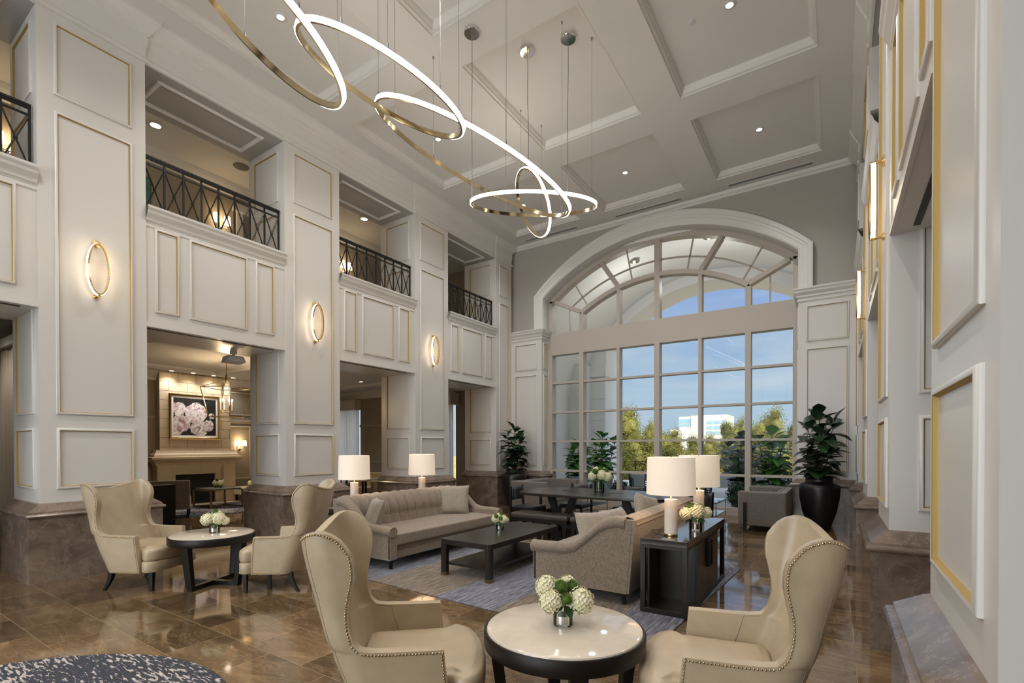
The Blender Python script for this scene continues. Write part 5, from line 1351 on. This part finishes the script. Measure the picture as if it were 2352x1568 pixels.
# terrace chairs
def wchair(label, loc, rz, mt):
    root = thing('terrace_chair', label, 'chair', loc, rz, 'wicker chairs on the terrace')
    m_ = MB(); rows = []
    for j in range(9):
        z = .32 + .5 * j / 8; rows.append([(-.36 * math.cos(PI * i / 16) * (1 + .15 * j / 8), -.05 - .32 * math.sin(PI * i / 16) * (1 + .15 * j / 8), z - .02 * j * (1 - math.sin(PI * i / 16))) for i in range(17)])
    m_.grid(rows); o = obj('woven_back', m_, mt, root); w_ = o.modifiers.new('w', 'WIREFRAME'); w_.thickness = .022
    m_ = MB(); m_.tube(rows[-1], .018, 6); obj('rim', m_, mt, root)
    m_ = MB(); m_.box(-.30, .30, -.28, .30, .30, .42); obj('cushion', m_, M['outcush'], root, bevel=.04)
    m_ = MB(); m_.box(-.26, .26, -.30, -.18, .42, .80); obj('back_cushion', m_, M['outcush'], root, bevel=.04)
    for sx in (-1, 1):
        for y in (-.26, .26): m_ = MB(); m_.box(sx * .3 - .02, sx * .3 + .02, y - .02, y + .02, 0, .32); obj('leg', m_, M['steel'], root)
wchair('wicker armchair with grey cushions outside behind the tall vase', (-4.35, 13.2, -.02), R(250), M['wicker'])
wchair('blue black wicker armchair outside right of the second lamp shade', (-2.9, 12.6, -.02), R(20), M['wicker'])
wchair('wicker armchair outside mostly hidden by the nearest lamp shade', (-3.4, 13.6, -.02), R(180), M['wicker'])

# ground, trees, far building
gd = MB(); P = []
for i in range(41):
    P.append([])
    for j in range(41):
        x = -150 + 260 * i / 40; y = 22 + 220 * (j / 40) ** 1.5; z = -3.2 + .6 * math.sin(x * .06) + .5 * math.sin(y * .05) + (.006 * max(0, y - 60)); P[-1].append((x, y, z))
gd.grid(P); gd.box(-30, 14, 21.9, 22.0, -6, -.26); o = obj('lawn', gd, M['grass']); o['kind'] = 'structure'
def crown(seed, kind):
    q = random.Random(seed); m_ = MB(); cl = []
    for k in range(26):
        if kind == 0: a = q.uniform(0, 6.28); r = q.uniform(0, 2.6); z = q.uniform(2.6, 8.6); r *= math.sin(max(.15, min(1, (9.3 - z) / 5.6)) * PI * .55); cl.append((Vector((r * math.cos(a), r * math.sin(a), z)), q.uniform(.8, 1.5)))
        else: z = q.uniform(.8, 9.0); r = q.uniform(0, 2.5) * (1 - z / 10.2); a = q.uniform(0, 6.28); cl.append((Vector((r * math.cos(a), r * math.sin(a), z)), q.uniform(.6, 1.1)))
    for c_, rr in cl:
        m_.ico(c_, rr * .62, 1, (1, 1, .8))
        for k in range(620):
            v = c_ + Vector((q.gauss(0, 1), q.gauss(0, 1), q.gauss(0, .75))).normalized() * rr * q.uniform(.5, 1.12)
            d = Vector((q.gauss(0, 1), q.gauss(0, 1), q.gauss(0, 1))).normalized(); e = d.orthogonal().normalized(); e = (Matrix.Rotation(q.uniform(0, 6.28), 3, d) @ e); s_ = q.uniform(.05, .095)
            f_ = e.cross(d); m_.add([v - e * s_, v + f_ * s_ * .6, v + e * s_, v - f_ * s_ * .6], [(0, 1, 2, 3)])
    return m_
protos = []
def tree(label, x, y, sx, sz, k):
    if len(protos) <= k:
        root = thing('broadleaf_tree' if k % 2 == 0 else 'conifer_tree', label, 'tree', (x, y, -3.4), 0, 'trees beyond the terrace')
        obj('foliage', crown(100 + k, k % 2), M['tree1' if k % 2 == 0 else 'tree2'], root)
        t = MB(); t.tube([(0, 0, 0), (.1, 0, 3), (-.1, .1, 6)], [.28, .2, .08], 8)
        q = random.Random(k)
        for j in range(5): a = q.uniform(0, 6.28); z = q.uniform(2.5, 5); t.tube([(0, 0, z), (1.3 * math.cos(a), 1.3 * math.sin(a), z + 1.5)], [.09, .03], 5)
        obj('trunk', t, M['trunk'], root, smooth=True); protos.append(root); r = root
    else: r = dup(protos[k], (x, y, -3.4), x * 1.7, label)
    r.scale = (sx, sx, sz); return r
TR = [
(-19.1, 52, 0.90, 1.05, 0, 'tall olive green tree seen in the third column of panes'),
(-14.4, 46, 0.53, 0.83, 0, 'olive tree filling the gap right of the tall one, beside the centre mullion'),
(-15.3, 56, 0.71, 0.78, 0, 'low rounded olive tree left of the white building'),
(-11.7, 50, 0.56, 0.68, 1, 'low dark conifer under the white building'),
(-10.3, 60, 0.69, 0.88, 1, 'dark conical tree hiding the right part of the white building'),
(-8.0, 54, 0.37, 0.89, 0, 'slender olive tree just right of the conical tree'),
(-6.1, 48, 0.45, 0.78, 0, 'brownish tree between the slender tree and the tall open tree'),
(-4.7, 50, 0.64, 0.95, 0, 'tall open tree in the rightmost panes'),
(-2.7, 44, 0.44, 0.76, 1, 'dark conifer at the right edge of the window view'),
(-8.9, 44, 0.48, 0.67, 0, 'low olive tree above the second lamp shade'),
(-12.9, 38, 0.61, 0.68, 0, 'nearest low olive tree behind the terrace rail, third pane column'),
(-10.0, 36, 0.58, 0.55, 1, 'low dark conifer behind the terrace rail, centre'),
(-7.7, 34, 0.54, 0.57, 0, 'low tree directly behind the lamps beyond the rail'),
(-5.3, 34, 0.64, 0.57, 1, 'low dark conifer behind the dark terrace plant'),
(-3.3, 33, 0.56, 0.60, 0, 'low olive tree behind the rightmost terrace plant'),
(-1.9, 34, 0.42, 0.63, 0, 'low olive tree at the far right behind the rail'),
(-24.4, 60, 0.91, 1.12, 0, 'olive tree partly hidden by the white portico'),
(-12.4, 33, 0.71, 0.55, 1, 'low conifer next to the portico corner behind the rail'),
]
for x, y, sx, sz, k, l in TR: tree(l, x, y, sx, sz, k)
root = thing('office_building', 'distant white office block with glass bands above the treetops', 'building', (-44, 200, 0)); M['bwhite'] = mat('white_facade', (.36, .34, .31), .9, spec=.1); M['bglass'] = mat('blue_facade_glass', (.12, .22, .26), .2)
s_ = MB(); s_.box(-8, 10, 0, 14, -6, 13.6); s_.box(-3.2, 9.9, -.6, 14.5, -6, 13.9); s_.box(-11, -3, -1.5, 10, -6, 8.6); obj('block', s_, M['bwhite'], root)
for z in (11.0, 9.8): s_ = MB(); s_.box(-8.1, -3.4, -.1, .1, z, z + 1.6 if z > 10.5 else z + .9); obj('window_band', s_, M['bglass'], root)
for z in (10.4, 8.4, 6.4):
    for x in (3.6, 6.2, 8.8): s_ = MB(); s_.box(x - 1.1, x + 1.1, -.7, -.5, z, z + 1.2); obj('window', s_, M['bglass'], root)
# sign swirl on the facade
s_ = MB(); s_.tube([(.3 + .5 * math.cos(a / 3), -.65, 10.4 + .7 * math.sin(a / 3)) for a in range(0, 14)], .07, 5); s_.tube([(1.2 + .4 * math.cos(a / 3 + 1), -.65, 10.3 + .6 * math.sin(a / 3 + 1)) for a in range(0, 13)], .07, 5); obj('sign', s_, M['steel'], root)

# ------------------------------------------------------------------ world and sun
w = bpy.data.worlds.new('world'); sc.world = w; w.use_nodes = True; nt = w.node_tree; nt.nodes.clear()
out = nt.nodes.new('ShaderNodeOutputWorld'); bg = nt.nodes.new('ShaderNodeBackground'); tc = nt.nodes.new('ShaderNodeTexCoord')
sp = nt.nodes.new('ShaderNodeSeparateXYZ'); nt.links.new(tc.outputs['Generated'], sp.inputs[0])
rp = nt.nodes.new('ShaderNodeValToRGB'); e = rp.color_ramp.elements; e.new(.5); e.new(.5)
for i, (p, c_) in enumerate([(0.0, (.46, .60, .70)), (.10, (.40, .55, .72)), (.32, (.28, .40, .70)), (.9, (.20, .31, .62))]): e[i].position = p; e[i].color = (*c_, 1)
nt.links.new(sp.outputs[2], rp.inputs['Fac'])
mp = nt.nodes.new('ShaderNodeMapping'); mp.inputs['Scale'].default_value = (1.1, 1.1, 6.5); nt.links.new(tc.outputs['Generated'], mp.inputs['Vector'])
ns = nt.nodes.new('ShaderNodeTexNoise'); ns.inputs['Scale'].default_value = 2.1; ns.inputs['Detail'].default_value = 6; ns.inputs['Roughness'].default_value = .62; ns.inputs['Distortion'].default_value = .4; nt.links.new(mp.outputs['Vector'], ns.inputs['Vector'])
cr2 = nt.nodes.new('ShaderNodeValToRGB'); cr2.color_ramp.elements[0].position = .38; cr2.color_ramp.elements[0].color = (0, 0, 0, 1); cr2.color_ramp.elements[1].position = .72; cr2.color_ramp.elements[1].color = (.85, .85, .85, 1); nt.links.new(ns.outputs['Fac'], cr2.inputs['Fac'])
mx = nt.nodes.new('ShaderNodeMixRGB'); nt.links.new(cr2.outputs['Color'], mx.inputs['Fac']); nt.links.new(rp.outputs['Color'], mx.inputs[1]); mx.inputs[2].default_value = (.62, .68, .74, 1)
# added sky glow on the unseen side, brightens the room from behind
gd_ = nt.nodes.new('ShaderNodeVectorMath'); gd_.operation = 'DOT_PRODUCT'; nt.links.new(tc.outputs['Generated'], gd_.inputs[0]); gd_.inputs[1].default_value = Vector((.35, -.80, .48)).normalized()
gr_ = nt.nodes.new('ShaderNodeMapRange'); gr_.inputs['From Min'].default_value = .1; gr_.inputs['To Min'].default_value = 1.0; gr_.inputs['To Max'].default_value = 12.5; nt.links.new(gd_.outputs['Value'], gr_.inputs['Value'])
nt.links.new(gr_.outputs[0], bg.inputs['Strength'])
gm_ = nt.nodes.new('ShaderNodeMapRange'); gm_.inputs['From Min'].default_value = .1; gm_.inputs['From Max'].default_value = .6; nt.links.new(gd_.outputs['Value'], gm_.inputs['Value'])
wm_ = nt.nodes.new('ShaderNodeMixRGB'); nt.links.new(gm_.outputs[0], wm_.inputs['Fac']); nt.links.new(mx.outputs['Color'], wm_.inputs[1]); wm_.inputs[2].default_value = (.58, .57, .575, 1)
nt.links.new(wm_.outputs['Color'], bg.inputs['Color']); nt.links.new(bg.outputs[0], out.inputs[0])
s_ = bpy.data.lights.new('sun', 'SUN'); s_.energy = 4.2; s_.color = (1, .90, .74); s_.angle = R(.6); so = bpy.data.objects.new('sun', s_); C.objects.link(so)
so.rotation_euler = Vector((.74, -.22, .62)).to_track_quat('Z', 'Y').to_euler()

vs_ = sc.view_settings; vs_.view_transform = 'Standard'; vs_.look = 'None'; vs_.gamma = 1; vs_.use_curve_mapping = False; vs_.exposure = 0
sc.cycles.use_denoising = True; sc.cycles.max_bounces = 8; sc.cycles.diffuse_bounces = 4; sc.cycles.glossy_bounces = 4; sc.cycles.transparent_max_bounces = 12; sc.cycles.sample_clamp_indirect = 4
